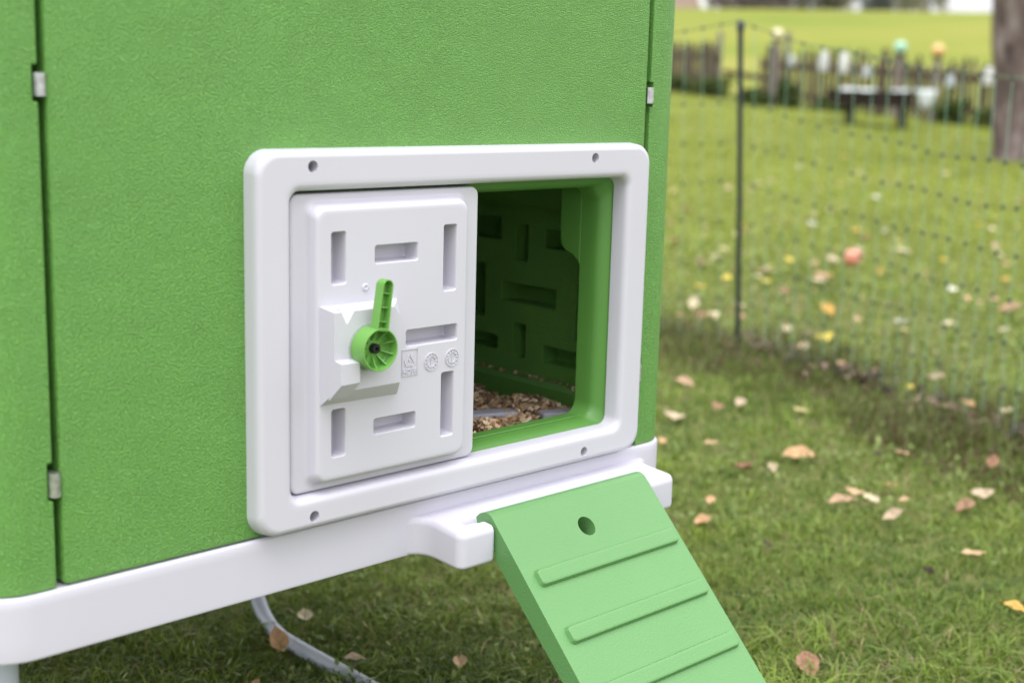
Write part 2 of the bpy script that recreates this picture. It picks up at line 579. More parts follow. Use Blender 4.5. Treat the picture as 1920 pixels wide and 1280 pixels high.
# inner ledge along the side wall
prof = [(0, 0)]
bm = bmesh.new()
pl = [(.657, ZB+.0560), (.645, ZB+.0530), (.641, ZB+.0460), (.640, ZB-.001), (.664, ZB-.001), (.664, ZB+.0565)]
loft([[(p[0], y, p[1]) for p in pl] for y in (.062, DEPTH-.062)], True, True, bm=bm)
cp('inner_ledge', bake(bm_mesh(bm, 'inner_ledge', smooth=False), .0015, 2), M['green_shaded'])
bm = bmesh.new()
pl = [(.664, ZB+.312), (.644, ZB+.312), (.638, ZB+.322), (.638, ZB+.352), (.646, ZB+.366), (.664, ZB+.370)]
loft([[(p[0], y, p[1]) for p in pl] for y in (.062, DEPTH-.062)], True, True, bm=bm)
cp('perch_rail', bake(bm_mesh(bm, 'perch_rail', smooth=False), .003, 2), M['green_shaded'])

# white door frame
FY = -.022
def build_frame():
    x0, x1, z0, z1 = -.0018, .6195, ZB+.0008, ZB+.4193
    i0, i1, k0, k1 = .0435, .5738, ZB+.0388, ZB+.3752
    n = 10
    O = lambda i, y, r: xz(rr(x0+i, x1-i, z0+i, z1-i, r, n), y)
    I = lambda i, y, r: xz(rr(i0-i, i1+i, k0-i, k1+i, r, n), y)
    L = [O(0, .0015, .026), O(.0004, -.004, .026), O(.0012, -.0125, .026), O(.0020, -.0170, .0255), O(.0035, -.0198, .0248), O(.0056, -.0214, .024), O(.0080, FY, .023), O(.0090, FY, .0225),
         I(.0120, FY, .020), I(.0080, FY, .018), I(.0052, -.0214, .0165), I(.0026, -.0196, .015), I(.0008, -.0166, .014), I(.0, -.0125, .0135),
         I(-.0008, -.004, .013), I(-.0012, .0030, .013), I(.006, .0040, .018), I(.03, .0030, .02)]
    me = bm_mesh(loft(L, ring=True), 'door_frame')
    cuts = [cyl_y_me(x, ZB+z, .0064, -.05, .012) for x, z in ((.070, .4012), (.508, .4018), (.0717, .0163), (.507, .0156))]
    me = bake(me, .0, 0, cuts, wn=False)
    me.set_sharp_from_angle(angle=R(42))
    me = bake(me)
    f = cp('door_frame', me, M['white'])
    return f
build_frame()

# sliding door
DY, PY = -.0105, -.0260
POCKETS = [(.0905,.1115,.2730,.3315), (.1500,.2130,.2920,.3135), (.2505,.2715,.2525,.3310), (.1957,.2748,.1930,.2135),
           (.2500,.2705,.0780,.1570), (.1498,.2123,.0970,.1165), (.0910,.1115,.0800,.1355)]
def build_door():
    n = 8
    a = lambda i, y, r: xz(rr(.0482+i, .3185-i, ZB+.0410+i, ZB+.3716-i, r, n), y)
    p = lambda i, y, r: xz(rr(.0655+i, .2960-i, ZB+.0470+i, ZB+.3640-i, r, n), y)
    L = [a(.002, .0035, .010), a(0, .0015, .011), a(0, -.0070, .011), a(.0008, -.0092, .0105), a(.0024, -.0102, .009), a(.0042, DY, .008),
         p(-.0015, DY, .012), p(.0010, -.0110, .012), p(.0030, -.0128, .0125), p(.0046, -.0165, .013), p(.0060, -.0218, .013), p(.0072, -.0243, .0125), p(.0088, -.0255, .0115), p(.0110, PY, .010), p(.0140, PY, .009)]
    me = bm_mesh(loft(L, True, True), 'sliding_door')
    cuts = []
    for (x0, x1, z0, z1) in POCKETS:
        q = lambda i, y, r: xz(rr(x0+i, x1-i, ZB+z0+i, ZB+z1-i, r, 5), y)
        cuts.append(bm_mesh(loft([q(-.0003, -.034, .0034), q(-.0003, PY-.0004, .0034), q(.0007, PY+.0010, .0032), q(.0011, PY+.0030, .003), q(.0022, PY+.0220, .003), q(.0036, PY+.0236, .0028)], True, True), 'c'))
    me = bake(me, 0, 0, cuts)
    me = bake(me, .0013, 3, [], 42)
    d = cp('sliding_door', me, M['white'])
    # moulding marks in the tall pockets
    for x, z0, z1 in ((.0975, .302, .320), (.2570, .308, .323), (.2565, .087, .101), (.0980, .0985, .112)):
        q = lambda i, y: xz(rr(x-.0011+i, x+.0011-i, ZB+z0+i, ZB+z1-i, .001-i*.5, 4), y)
        link('moulding_mark', bm_mesh(loft([q(0, PY+.0245), q(0, PY+.0222), q(.0006, PY+.0212)], True, True), 'moulding_mark'), M['white'], d)
    # little ejector boss
    bm = bmesh.new()
    m_ = 20; cx, cz = .1372, ZB+.2678
    loft([[(cx+r_*math.cos(2*math.pi*j/m_), y, cz+r_*math.sin(2*math.pi*j/m_)) for j in range(m_)] for r_, y in ((.0042, PY+.001), (.0042, PY-.0010), (.0036, PY-.0016), (.0022, PY-.0015), (.0017, PY-.0006))], True, True, bm=bm)
    link('moulded_boss', bm_mesh(bm, 'moulded_boss', 50), M['white'], d)
    # block that carries the turning handle
    z = ZB
    B = [(.0752, z+.1400), (.1850, z+.1390), (.1890, z+.2300), (.1840, z+.2515), (.0752, z+.2517)]
    Fc = [(.0785, z+.1600), (.1690, z+.1603), (.1720, z+.2330), (.1600, z+.2470), (.0780, z+.2475)]
    bm = loft([[(x, PY+.002, zz) for x, zz in B], [(x, -.0490, zz) for x, zz in Fc]], True, True)
    blk = bm_mesh(bm, 'handle_block', smooth=False)
    notch = bmesh.new()                                     # V notch in the block's upper edge
    t0 = [(.0845, -.0530, z+.2560), (.1130, -.0530, z+.2560), (.0955, -.0530, z+.2300)]
    t1 = [(.0800, -.0300, z+.2600), (.1180, -.0300, z+.2600), (.0965, -.0300, z+.2530)]
    loft([t0, t1], True, True, bm=notch)
    nm = bm_mesh(notch, 'c', smooth=False)
    S0 = [(.0776, z+.1500), (.1060, z+.1520), (.1060, z+.1975), (.0776, z+.1975)]
    S1 = [(.0795, z+.1700), (.1045, z+.1705), (.1045, z+.1925), (.0795, z+.1930)]
    stop = bm_mesh(loft([[(x, -.040, zz) for x, zz in S0], [(x, -.0600, zz) for x, zz in S1]], True, True), 'c', smooth=False)
    blk = bake(blk, 0, 0, [nm], 30, False, union=[stop])
    blk = bake(blk, .0032, 4, [], 22)
    link('handle_block', blk, M['white'], d)
    # embossed recycling mark, HDPE, and two date clocks
    def emb(name, bm): link(name, bm_mesh(bm, name, 30), M['white'], d)
    ry0, ry1 = PY+.0003, PY-.0010
    def bar(bm, p, q, w):
        p = Vector(p); q = Vector(q); t = (q-p).normalized(); nn = Vector((-t.y, t.x))*w/2
        c = [p-nn, q-nn, q+nn, p+nn]
        loft([[(u.x, y, u.y) for u in c] for y in (ry0, ry1)], True, True, bm=bm)
    def ringb(bm, cx, cz, r, w, a0=0, a1=360, m=32):
        full = abs(a1-a0) >= 360
        k = m if full else m+1
        for i in range(m):
            A = R(a0+(a1-a0)*i/m); Bq = R(a0+(a1-a0)*(i+1)/m)
            c = [(cx+(r-w/2)*math.cos(A), cz+(r-w/2)*math.sin(A)), (cx+(r+w/2)*math.cos(A), cz+(r+w/2)*math.sin(A)), (cx+(r+w/2)*math.cos(Bq), cz+(r+w/2)*math.sin(Bq)), (cx+(r-w/2)*math.cos(Bq), cz+(r-w/2)*math.sin(Bq))]
            loft([[(u[0], y, u[1]) for u in c] for y in (ry0, ry1)], True, True, bm=bm)
    bm = bmesh.new()
    X0, X1, Z0, Z1 = .1905, .2130, z+.1600, z+.1905
    for a_, b_ in (((X0, Z1), (X1, Z1)), ((X1, Z1), (X1, Z0)), ((X1, Z0), (X0, Z0)), ((X0, Z0), (X0, Z1))): bar(bm, a_, b_, .0007)
    emb('embossed_border', bm)
    bm = bmesh.new()
    cx, cz, tr = (X0+X1)/2, z+.1768, .0098                   # three chasing arrows
    P = [Vector((cx+tr*math.cos(R(90+120*k)), cz+tr*math.sin(R(90+120*k)))) for k in range(3)]
    for k in range(3):
        a_, b_ = P[k], P[(k+1) % 3]
        s_, e_ = a_.lerp(b_, .12), a_.lerp(b_, .66)
        bar(bm, s_, e_, .0026)
        t = (b_-a_).normalized(); nn = Vector((-t.y, t.x))
        tri = [e_+nn*.0030, e_-nn*.0030, e_+t*.0042]
        loft([[(u.x, y, u.y) for u in tri] for y in (ry0, ry1)], True, True, bm=bm)
    emb('embossed_recycling_arrows', bm)
    def text(body, cx, cz, size, name):
        cu = bpy.data.curves.new('t', 'FONT'); cu.body = body; cu.size = size; cu.extrude = .0008
        cu.align_x = 'CENTER'; cu.align_y = 'CENTER'; cu.offset = size*.02
        o = bpy.data.objects.new('t', cu); COL.objects.link(o)
        dg = bpy.context.evaluated_depsgraph_get()
        me_ = bpy.data.meshes.new_from_object(o.evaluated_get(dg))
        bpy.data.objects.remove(o)
        me_.transform(Matrix.Translation((cx, PY-.0003, cz)) @ Matrix.Rotation(R(90), 4, 'X'))
        me_.materials.clear(); finish(me_, 30, False)
        link(name, me_, M['white'], d)
    text('2', cx, cz-.0018, .0085, 'embossed_figure')
    text('HDPE', cx, z+.1640, .0082, 'embossed_lettering')
    for c0, c1 in ((.2341, z+.1717), (.2663, z+.1728)):
        bm = bmesh.new()
        ringb(bm, c0, c1, .0102, .0007)
        ringb(bm, c0, c1, .0062, .0006)
        for k in range(12):
            A = R(30*k)
            bar(bm, (c0+.0072*math.cos(A), c1+.0072*math.sin(A)), (c0+.0090*math.cos(A+.1), c1+.0090*math.sin(A+.1)), .0014)
        bar(bm, (c0, c1-.0042), (c0, c1+.0030), .0011)
        tri = [Vector((c0-.0018, c1+.0022)), Vector((c0+.0018, c1+.0022)), Vector((c0, c1+.0048))]
        loft([[(u.x, y, u.y) for u in tri] for y in (ry0, ry1)], True, True, bm=bm)
        emb('embossed_date_clock', bm)
    return d
door = build_door()

# turning handle: ribbed cup, channel lever, black screw
def build_handle():
    hx, hz = .1232, ZB+.2060
    m = 40
    def circ(r, y, cx=hx, cz=hz): return [(cx+r*math.cos(2*math.pi*j/m), y, cz+r*math.sin(2*math.pi*j/m)) for j in range(m)]
    cup = loft([circ(.0225, -.0478), circ(.0240, -.0500), circ(.0242, -.0560), circ(.0238, -.0715), circ(.0234, -.0722), circ(.0222, -.0722), circ(.0217, -.0715), circ(.0214, -.0590), circ(.0205, -.0580)], True, True)
    h = cp('turning_handle', bake(bm_mesh(cup, 'handle_cup', 40)), M['handle'])
    wash = loft([circ(.0262, -.0470), circ(.0262, -.0494), circ(.0252, -.0499), circ(.02, -.0499)], True, True)
    link('washer', bm_mesh(wash, 'washer', 40), M['washer'], h)
    sx = loft([circ(.0056, -.0575), circ(.0056, -.0640), circ(.0050, -.0650), circ(.0024, -.0650), circ(.0020, -.0622)], True, True)
    link('screw', bm_mesh(sx, 'screw', 40), M['screw'], h)
    for k in range(9):
        a = R(20 + 40*k)
        c, s = math.cos(a), math.sin(a)
        pr = [(.0090, -.0578), (.0216, -.0578), (.0216, -.0690), (.0200, -.0690), (.0092, -.0592)]
        w = .00055
        lo = [[(hx + r_*c - s*o, y, hz + r_*s + c*o) for r_, y in pr] for o in (-w, w)]
        link('rib', bm_mesh(loft(lo, True, True), 'rib', 30), M['handle'], h)
    # lever channel, leaning 8 degrees from vertical
    ang = R(8.2)
    def T(u, v, y): return (hx + u*math.cos(ang) + v*math.sin(ang), y, hz - u*math.sin(ang) + v*math.cos(ang))
    def stadium(w, v0, v1):
        pts = [(w*1.22, v0), ]
        pts = [(-w*1.15, v0), (w*1.15, v0)]
        for i in range(13):
            a = R(180.0*i/12); pts.append((w*math.cos(a), v1 - w + w*math.sin(a)))
        return pts
    def lp(w, v0, v1, y): return [T(u, v, y) for u, v in stadium(w, v0, v1)]
    v0, v1 = .0205, .0768
    bm = loft([lp(.0068, v0, v1-.0004, -.0590), lp(.0073, v0, v1, -.0600), lp(.0073, v0, v1, -.0712), lp(.0069, v0, v1-.0003, -.0718), lp(.0058, v0+.0018, v1-.0013, -.0718), lp(.0055, v0+.0020, v1-.0018, -.0712), lp(.0052, v0+.0022, v1-.0020, -.0625)], True, True)
    link('lever', bake(bm_mesh(bm, 'lever', 35)), M['handle'], h)
    for v in (.0305, .0460, .0615):
        q = [T(-.0056, v-.0006, 0), T(.0056, v-.0006, 0), T(.0056, v+.0006, 0), T(-.0056, v+.0006, 0)]
        bm = loft([[(p[0], y, p[2]) for p in q] for y in (-.0615, -.0690)], True, True)
        link('rib', bm_mesh(bm, 'rib', 30), M['handle'], h)
    return h
build_handle()

# white tube legs: one bent forward along the ground, the others straight with rubber feet
def build_legs():
    key = [(.432, .668, ZB-.066), (.432, .668, .20), (.431, .664, .11), (.427, .645, .055), (.419, .607, .021), (.406, .550, .009), (.400, .470, .007), (.398, .285, .007), (.397, .06, .007)]
    kv = [Vector(p) for p in key]
    pts = []
    for i in range(len(kv)-1):
        p0, p1, p2, p3 = kv[max(i-1, 0)], kv[i], kv[i+1], kv[min(i+2, len(kv)-1)]
        for j in range(6):
            t = j/6
            pts.append(.5*((2*p1) + (p2-p0)*t + (2*p0-5*p1+4*p2-p3)*t*t + (3*p1-p0-3*p2+p3)*t**3))
    pts.append(kv[-1])
    cp('support_leg', bm_mesh(tube_bm(pts, .0120, 16), 'support_leg', 60), M['tube'])
    for lx, ly in ((-.243, .075), (-.255, .90), (.655, .90)):
        lg = cp('support_leg', bm_mesh(tube_bm([(lx, ly, ZB-.066), (lx, ly, .02)], .0135, 16), 'support_leg', 60), M['tube'])
        link('foot', bm_mesh(tube_bm([(lx, ly, .03), (lx, ly, .0)], [.0155, .018], 16), 'foot', 60), M['screw'], lg)
build_legs()

# bedding inside the coop
rng = np.random.default_rng(7)
def chips(name, n, sampler, size, palette, mat, label, kind='stuff', cat=None):
    V = []; F = []; Cc = []
    for i in range(n):
        c = Vector(sampler())
        L_ = size*rng.uniform(.5, 1.5); W = L_*rng.uniform(.25, .7); cur = rng.uniform(-.35, .35)*L_
        m_ = Matrix.Rotation(rng.uniform(0, 6.28), 3, 'Z') @ Matrix.Rotation(rng.normal(0, .55), 3, 'X') @ Matrix.Rotation(rng.normal(0, .45), 3, 'Y')
        b0 = len(V)
        for u, cz in ((-.5, 0), (0, cur), (.5, 0)):
            for v in (-.5, .5):
                V.append(tuple(c + m_ @ Vector((u*L_, v*W*(1-.3*abs(u)), cz))))
        F += [(b0, b0+1, b0+3, b0+2), (b0+2, b0+3, b0+5, b0+4)]
        col = np.array(palette[rng.integers(len(palette))])*rng.uniform(.75, 1.2)
        Cc += [tuple(col)+(1,)]*6
    me = np_mesh(name, V, F, mat)
    at = me.color_attributes.new('Col', 'FLOAT_COLOR', 'POINT')
    at.data.foreach_set('color', np.array(Cc, dtype=np.float32).ravel())
    o = link(name, me, None)
    tag(o, label, cat, kind=kind)
    return o
def bedding_z(x, y):
    return ZB + .023 + .007*math.sin(x*31+y*13) + .005*math.sin(y*47-x*22) + .006*math.exp(-((x-.45)**2+(y-.12)**2)/.004)
bmg = bmesh.new()
nx, ny = 44, 30
gv = [[bmg.verts.new((.05+.588*i/nx, .049+.55*j/ny, bedding_z(.05+.588*i/nx, .049+.55*j/ny)-.004)) for j in range(ny+1)] for i in range(nx+1)]
for i in range(nx):
    for j in range(ny):
        bmg.faces.new((gv[i][j], gv[i+1][j], gv[i+1][j+1], gv[i][j+1]))
M['litter'] = Mat('bedding_litter', (.16, .095, .05), .9, .1).m
lt = link('bedding', bm_mesh(bmg, 'bedding'), M['litter'])
tag(lt, 'brown layer of bedding on the floor inside the coop', 'bedding', kind='stuff')
PAL = [(.60, .43, .27), (.70, .53, .35), (.48, .31, .18), (.76, .62, .45), (.34, .21, .12), (.56, .38, .23), (.25, .16, .10)]
def samp():
    x = rng.uniform(.20, .636); y = rng.uniform(.05, .48)
    return (x, y, bedding_z(x, y) + rng.uniform(-.001, .006))
chips('wood_shavings', 9000, samp, .0105, PAL, M['shaving'], 'tan wood shavings heaped on the floor inside the coop', cat='shavings')
def samp2():
    y = rng.uniform(.08, .45)
    return (rng.uniform(.642, .6585), y, ZB+.0545+rng.uniform(0, .0015))
chips('wood_shavings', 130, samp2, .006, PAL, M['shaving'], 'thin line of wood shavings on the ledge of the inner side wall', cat='shavings')
M['slat'] = fine_plastic('grey_lavender_plastic', (.40, .39, .46), .45)
for (xa, ya, xb, yb, w) in ((.425, .205, .545, .150, .028), (.565, .118, .660, .080, .024)):
    a = Vector((xa, ya)); b = Vector((xb, yb)); t = (b-a).normalized(); nn = Vector((-t.y, t.x))*w/2
    q = [a-nn, b-nn, b+nn, a+nn]
    bm = loft([[(p.x, p.y, ZB+z_) for p in q] for z_ in (.008, .0338)], True, True)
    cp('floor_slat', bake(bm_mesh(bm, 'floor_slat', smooth=False), .003, 3), M['slat'])

# ------------------------------------------------------------------ ramp
def build_ramp():
    x0, x1 = .2985, .5795
    du = Vector((0, -.69652, -.71753)); nu = Vector((0, -.71753, .69652))
    s0 = Vector((0, -.0807, ZB-.0339))
    Lr = .512
    end = s0 + du*Lr
    root = empty('ramp', (.439, end.y+.01, 0), 'light green plastic ramp with raised treads hooked onto the white bracket below the door', 'ramp')
    th = .030
    e2 = end - nu*th
    prof = [(-.0380, ZB-.0330), (-.0400, ZB-.0262), (-.0462, ZB-.0205), (-.0545, ZB-.0174), (-.0615, ZB-.0172), (-.0670, ZB-.0196), (s0.y, s0.z), (end.y, end.z)]
    prof += [(end.y-.004, end.z-.012), (e2.y-.004, .006), (e2.y+.004, .0035)]
    prof += [(-.0785, ZB-.0752), (-.0745, ZB-.0690), (-.0735, ZB-.0575), (-.0700, ZB-.0510), (-.0640, ZB-.0478), (-.0560, ZB-.0465), (-.0480, ZB-.0448), (-.0410, ZB-.0395)]
    me = bm_mesh(prism_x(prof, x0, x1), 'board', smooth=False)
    hc = s0 + du*.025
    hole = bmesh.new()
    n = 28
    loft([[tuple(Vector((.4345, hc.y, hc.z)) + Vector((1, 0, 0))*(.0132*math.cos(2*math.pi*j/n)) + du*(.0132*math.sin(2*math.pi*j/n)) + nu*k) for j in range(n)] for k in (-.05, .02)], True, True, bm=hole)
    hm = bm_mesh(hole, 'c')
    me = bake(me, 0, 0, [hm], wn=False)
    me = bake(me, .0032, 3, [], 28)
    b = world_part('board', me, M['ramp'], root)
    # treads share one mesh, modelled flat: x across, y down the slope, z proud
    n = 5
    q = lambda i, z, r: [(p[0], p[1], z) for p in rr(-.1275+i, .1275-i, -.0115+i, .0115-i, r, n)]
    tm = bake(bm_mesh(loft([q(-.001, -.003, .006), q(0, .0003, .006), q(.0008, .0018, .0056), q(.0014, .0046, .0050), q(.0020, .0058, .0046), q(.0032, .0065, .0036), q(.0050, .0066, .002)], True, True), 'tread'))
    bas = Matrix((Vector((1, 0, 0)), -du, nu)).transposed()
    for k in range(6):
        c = s0 + du*(.0715 + .0762*k)
        o = link('tread', tm, M['ramp'], root)
        o.matrix_local = Matrix.Translation(Vector((.4425, c.y, c.z)) - root.location) @ bas.to_4x4()
build_ramp()

# ------------------------------------------------------------------ electric netting
def smoothwood(name, c1, c2, scale=(18, 18, 2.5)):
    g = Mat(name, c1, .85, .15)
    v = g.coord('Object', scale)
    f = g.noise(v, 6, 6, .65, .6)
    g.color(g.ramp(f, [(.3, c1), (.7, c2)]))
    g.normal(g.bump(f, .5, .01))
    return g.m
M['post'] = fine_plastic('dark_green_post', (.018, .026, .026), .45)
M['strand'] = Mat('pale_green_twine', (.24, .42, .31), .7, .2).m
M['twine'] = Mat('green_twine', (.13, .18, .10), .8, .2).m
M['knot'] = Mat('dark_green_knot', (.030, .048, .036), .6).m
def build_net():
    P0 = Vector((2.987, 1.559))
    right = [P0, Vector((2.81, .899)), Vector((2.51, .30)), Vector((2.16, -.32)), Vector((1.88, -.80))]
    left = [P0, Vector((2.62, 2.30)), Vector((2.22, 3.05)), Vector((1.80, 3.75))]
    root = empty('electric_netting', (P0.x, P0.y, tz(P0.x, P0.y)), 'sagging poultry netting with thin pale green uprights and dark knots on a dark post', 'netting')
    def walk(path):
        seg = [0]
        for a, b in zip(path, path[1:]): seg.append(seg[-1] + (b-a).length)
        def at(s):
            s = min(s, seg[-1])
            for i in range(len(path)-1):
                if s <= seg[i+1] + 1e-9: return path[i].lerp(path[i+1], (s-seg[i])/(seg[i+1]-seg[i]))
            return path[-1]
        return at, seg[-1]
    rows = [.040, .155, .274, .394, .514, .632, .748, .975]
    rnd = random.Random(3)
    def part(name, me, mat, kind=None):
        o = world_part(name, me, mat, root)
        if kind: o['kind'] = kind
        return o
    # posts lean a little
    def post(p, lean, h):
        g0 = tz(p.x, p.y)
        o = part('post', bm_mesh(tube_bm([(p.x, p.y, g0-.1), (p.x+lean[0]*.5, p.y+lean[1]*.5, g0+h*.5), (p.x+lean[0], p.y+lean[1], g0+h)], .0095, 12), 'post', 60), M['post'])
        c = (p.x+lean[0], p.y+lean[1])
        link('post_cap', bm_mesh(tube_bm([(c[0], c[1], g0+h-.012), (c[0], c[1], g0+h+.014), (c[0], c[1], g0+h+.022)], [.0135, .0135, .008], 12), 'post_cap', 60), M['post'], o)
    post(P0, (-.040, .040), 1.085)
    post(right[-1], (.0, .0), 1.10)
    post(left[-1], (.0, .0), 1.10)
    for path, sag, lean in ((right, .155, 1), (left, .09, -1)):
        at, Lt = walk(path)
        n = int(Lt/.068)
        def top(s):
            u = s/Lt
            return 1.10 - sag*4*u*(1-u)*(1.0 if u > .5 else 1.0)
        off = []
        for i in range(n+1):
            off.append(rnd.uniform(-.006, .006))
        def pos(i, r):
            s = Lt*i/n
            p = at(s)
            k = rows[r]/.975*top(s)
            w = max(0, 1 - s/.5)
            g0 = tz(p.x, p.y)
            return Vector((p.x - .040*w*k + off[i]*(r % 3 - 1), p.y + .040*w*k + off[(i+3) % (n+1)]*((r+1) % 3 - 1), g0 + k + .004*math.sin(i*.9+r*2)))
        for i in range(n+1):
            pts = [pos(i, r) for r in range(len(rows))]
            part('upright_strand', bm_mesh(tube_bm(pts, .0010, 5, cap=False), 'upright_strand', 60), M['strand'])
        for r in range(len(rows)):
            part('cross_strand', bm_mesh(tube_bm([pos(i, r) for i in range(n+1)], .0006 if r < 7 else .0018, 5, cap=False), 'cross_strand', 60), M['twine'])
            bm = bmesh.new()
            for i in range(n+1):
                p = pos(i, r)
                lathe_bm([(0, -.0068), (.0040, -.0045), (.0049, 0), (.0040, .0045), (0, .0068)], 6, bm, p)
            part('knots', bm_mesh(bm, 'knots', 60), M['knot'], 'stuff')
build_net()

# ------------------------------------------------------------------ apple tree by the right edge
def bark():
    g = Mat('apple_bark', (.13, .10, .095), .92, .1)
    v = g.coord('Object', (1, 1, .35))
    a = g.noise(v, 9, 8, .7, .8); b = g.noise(g.coord('Object'), 2.2, 4)
    c1 = g.ramp(a, [(.3, (.050, .036, .034)), (.52, (.165, .125, .118)), (.75, (.40, .34, .33))])
    g.color(c1)
    g.normal(g.bump(a, 1.0, .03))
    return g.m
M['bark'] = bark()
def leaf_cloud(n, center, rad, size, palette, seed, name, squash=.8, clumps=26):
    r = np.random.default_rng(seed)
    cc = r.normal(size=(clumps, 3)); cc /= np.linalg.norm(cc, axis=1)[:, None]
    cc *= (r.uniform(.35, 1.0, clumps)**.6)[:, None]*np.array(rad)
    cl = cc[r.integers(clumps, size=n)]
    p = cl + r.normal(size=(n, 3))*np.array(rad)*.17
    p[:, 2] *= squash
    p += np.array(center)
    a = r.normal(size=(n, 3)); a /= np.linalg.norm(a, axis=1)[:, None]
    b = np.cross(a, r.normal(size=(n, 3))); b /= np.linalg.norm(b, axis=1)[:, None]
    sz = size*r.uniform(.6, 1.4, n)[:, None]
    V = np.stack([p-a*sz*.5, p+b*sz*.28, p+a*sz*.5, p-b*sz*.28], 1).reshape(-1, 3)
    F = np.arange(n*4).reshape(-1, 4)
    pal = np.array(palette)[r.integers(len(palette), size=n)]*r.uniform(.7, 1.25, n)[:, None]
    me = np_mesh(name, V.tolist(), F.tolist(), M['leafage'], smooth=False)
    at = me.color_attributes.new('Col', 'FLOAT_COLOR', 'POINT')
    at.data.foreach_set('color', np.concatenate([np.repeat(pal, 4, 0), np.ones((n*4, 1))], 1).astype(np.float32).ravel())
    return me
def build_apple_tree():
    bx, by = 11.42, 4.67
    g0 = tz(bx, by)
    root = empty('apple_tree', (bx, by, g0), 'rough grey brown tree trunk standing on the lawn at the right edge', 'tree')
    r = random.Random(5)
    # leaning, knotty trunk: lobed rings
    bm = bmesh.new()
    rings = []
    n = 26
    for k in range(30):
        h = -.12 + 2.7*k/29
        rad = .25 + .05*math.exp(-max(h, 0)/.14) - .012*h
        cx = -.085*h + .02*math.sin(h*3); cy = .08*h
        ring = []
        for j in range(n):
            a = 2*math.pi*j/n
            rr_ = rad*(1 + .055*math.sin(3*a+h*1.2) + .04*math.sin(7*a-h*2.1) + .03*math.sin(11*a+h*5) + .035*math.sin(h*9+a*2))
            ring.append((cx+rr_*math.cos(a), cy+rr_*math.sin(a), h))
        rings.append(ring)
    loft(rings, True, True, bm=bm)
    tr = link('trunk', bm_mesh(bm, 'trunk', 70), M['bark'], root)
    top = Vector((-.085*2.58, .08*2.58, 2.5))
    for k in range(6):
        a = 2*math.pi*k/6 + r.uniform(-.3, .3)
        pts = [top + Vector((0, 0, -.15))]
        d = Vector((math.cos(a), math.sin(a), .75))
        for i in range(1, 6):
            pts.append(pts[-1] + d*.45 + Vector((r.uniform(-.1, .1), r.uniform(-.1, .1), r.uniform(-.05, .12))))
        link('limb', bm_mesh(tube_bm(pts, [.13, .10, .08, .06, .04, .015], 9), 'limb', 70), M['bark'], root)
    link('crown', leaf_cloud(2600, (top.x, top.y, 4.4), (2.3, 2.3, 1.6), .12, [(.10, .13, .03), (.17, .16, .04), (.25, .19, .05), (.20, .11, .04)], 11, 'crown'), None, root)
build_apple_tree()

# ------------------------------------------------------------------ picket fence
M['picket'] = smoothwood('weathered_picket_wood', (.055, .042, .034), (.16, .125, .095))
M['rail'] = smoothwood('brown_rail_wood', (.050, .030, .024), (.12, .075, .055), (3, 3, 18))
M['pole'] = smoothwood('pale_pole_wood', (.15, .12, .115), (.27, .225, .21))
def picket_mesh(h, w=.062, t=.02):
    bm = bmesh.new()
    pr = [(-w/2, 0), (w/2, 0), (w/2, h-.06), (w*.18, h), (-w*.18, h), (-w/2, h-.06)]
    loft([[(x, y, z) for x, z in pr] for y in (-t/2, t/2)], True, True, bm=bm)
    return bm_mesh(bm, 'picket', smooth=False)
PICK = [picket_mesh(h) for h in (.79, .85, .90)]
for m_ in PICK: m_.materials.append(M['picket'])
def picket_run(name, a, b, label, spacing, seed, posts, rail_w=.035):
    r = random.Random(seed)
    a = Vector(a); b = Vector(b); L_ = (b-a).length; t = (b-a)/L_
    rz = math.atan2(t.y, t.x)
    root = empty(name, (a.x, a.y, tz(a.x, a.y)), label, 'fence', 'old wooden picket fence')
    n = int(L_/spacing)
    for i in range(n+1):
        p = a + t*(i*spacing + r.uniform(-.012, .012))
        o = link('picket', PICK[r.randrange(3)], None, root, Vector((p.x, p.y, tz(p.x, p.y)+r.uniform(-.01, .05))) - root.location, (r.uniform(-.03, .03), r.uniform(-.06, .06), rz+r.uniform(-.05, .05)))
    nrm = Vector((-t.y, t.x))*.028
    for h, rail_w in ((.20, .035), (.64, .055)):
        pts = [Vector((*(a + t*(L_*k/6) + nrm), 0)) for k in range(7)]
        pts = [Vector((p.x, p.y, tz(p.x, p.y)+h)) for p in pts]
        bm = bmesh.new()
        for k in range(6):
            pass
        lo = []
        for p in pts:
            lo.append([(p.x, p.y, p.z-rail_w), (p.x+nrm.x*1.1, p.y+nrm.y*1.1, p.z-rail_w), (p.x+nrm.x*1.1, p.y+nrm.y*1.1, p.z+rail_w), (p.x, p.y, p.z+rail_w)])
        loft(lo, True, True, bm=bm)
        world_part('rail', bm_mesh(bm, 'rail', smooth=False), M['rail'], root)
    for s, h, w in posts:
        p = a + t*s + nrm*2.6
        g0 = tz(p.x, p.y)
        me = bake(bm_mesh(box_bm(p.x-w/2, p.x+w/2, p.y-w/2, p.y+w/2, g0-.1, g0+h), 'post', smooth=False), .008, 1, wn=False)
        world_part('post', me, M['pole'] if h > 1.05 else M['picket'], root)
    return root
picket_run('picket_fence', (17.40, 12.02), (17.20, 6.2), 'long run of weathered brown pickets behind the dark table', .098, 2, [(.42, 1.16, .07), (.10, .95, .09), (2.2, .98, .08), (4.0, .98, .08)])
picket_run('picket_fence', (19.6, 16.7), (17.85, 13.25), 'short run of dark pickets left of the gateway in the fence', .085, 6, [(.05, .95, .09), (3.75, 1.08, .07)])
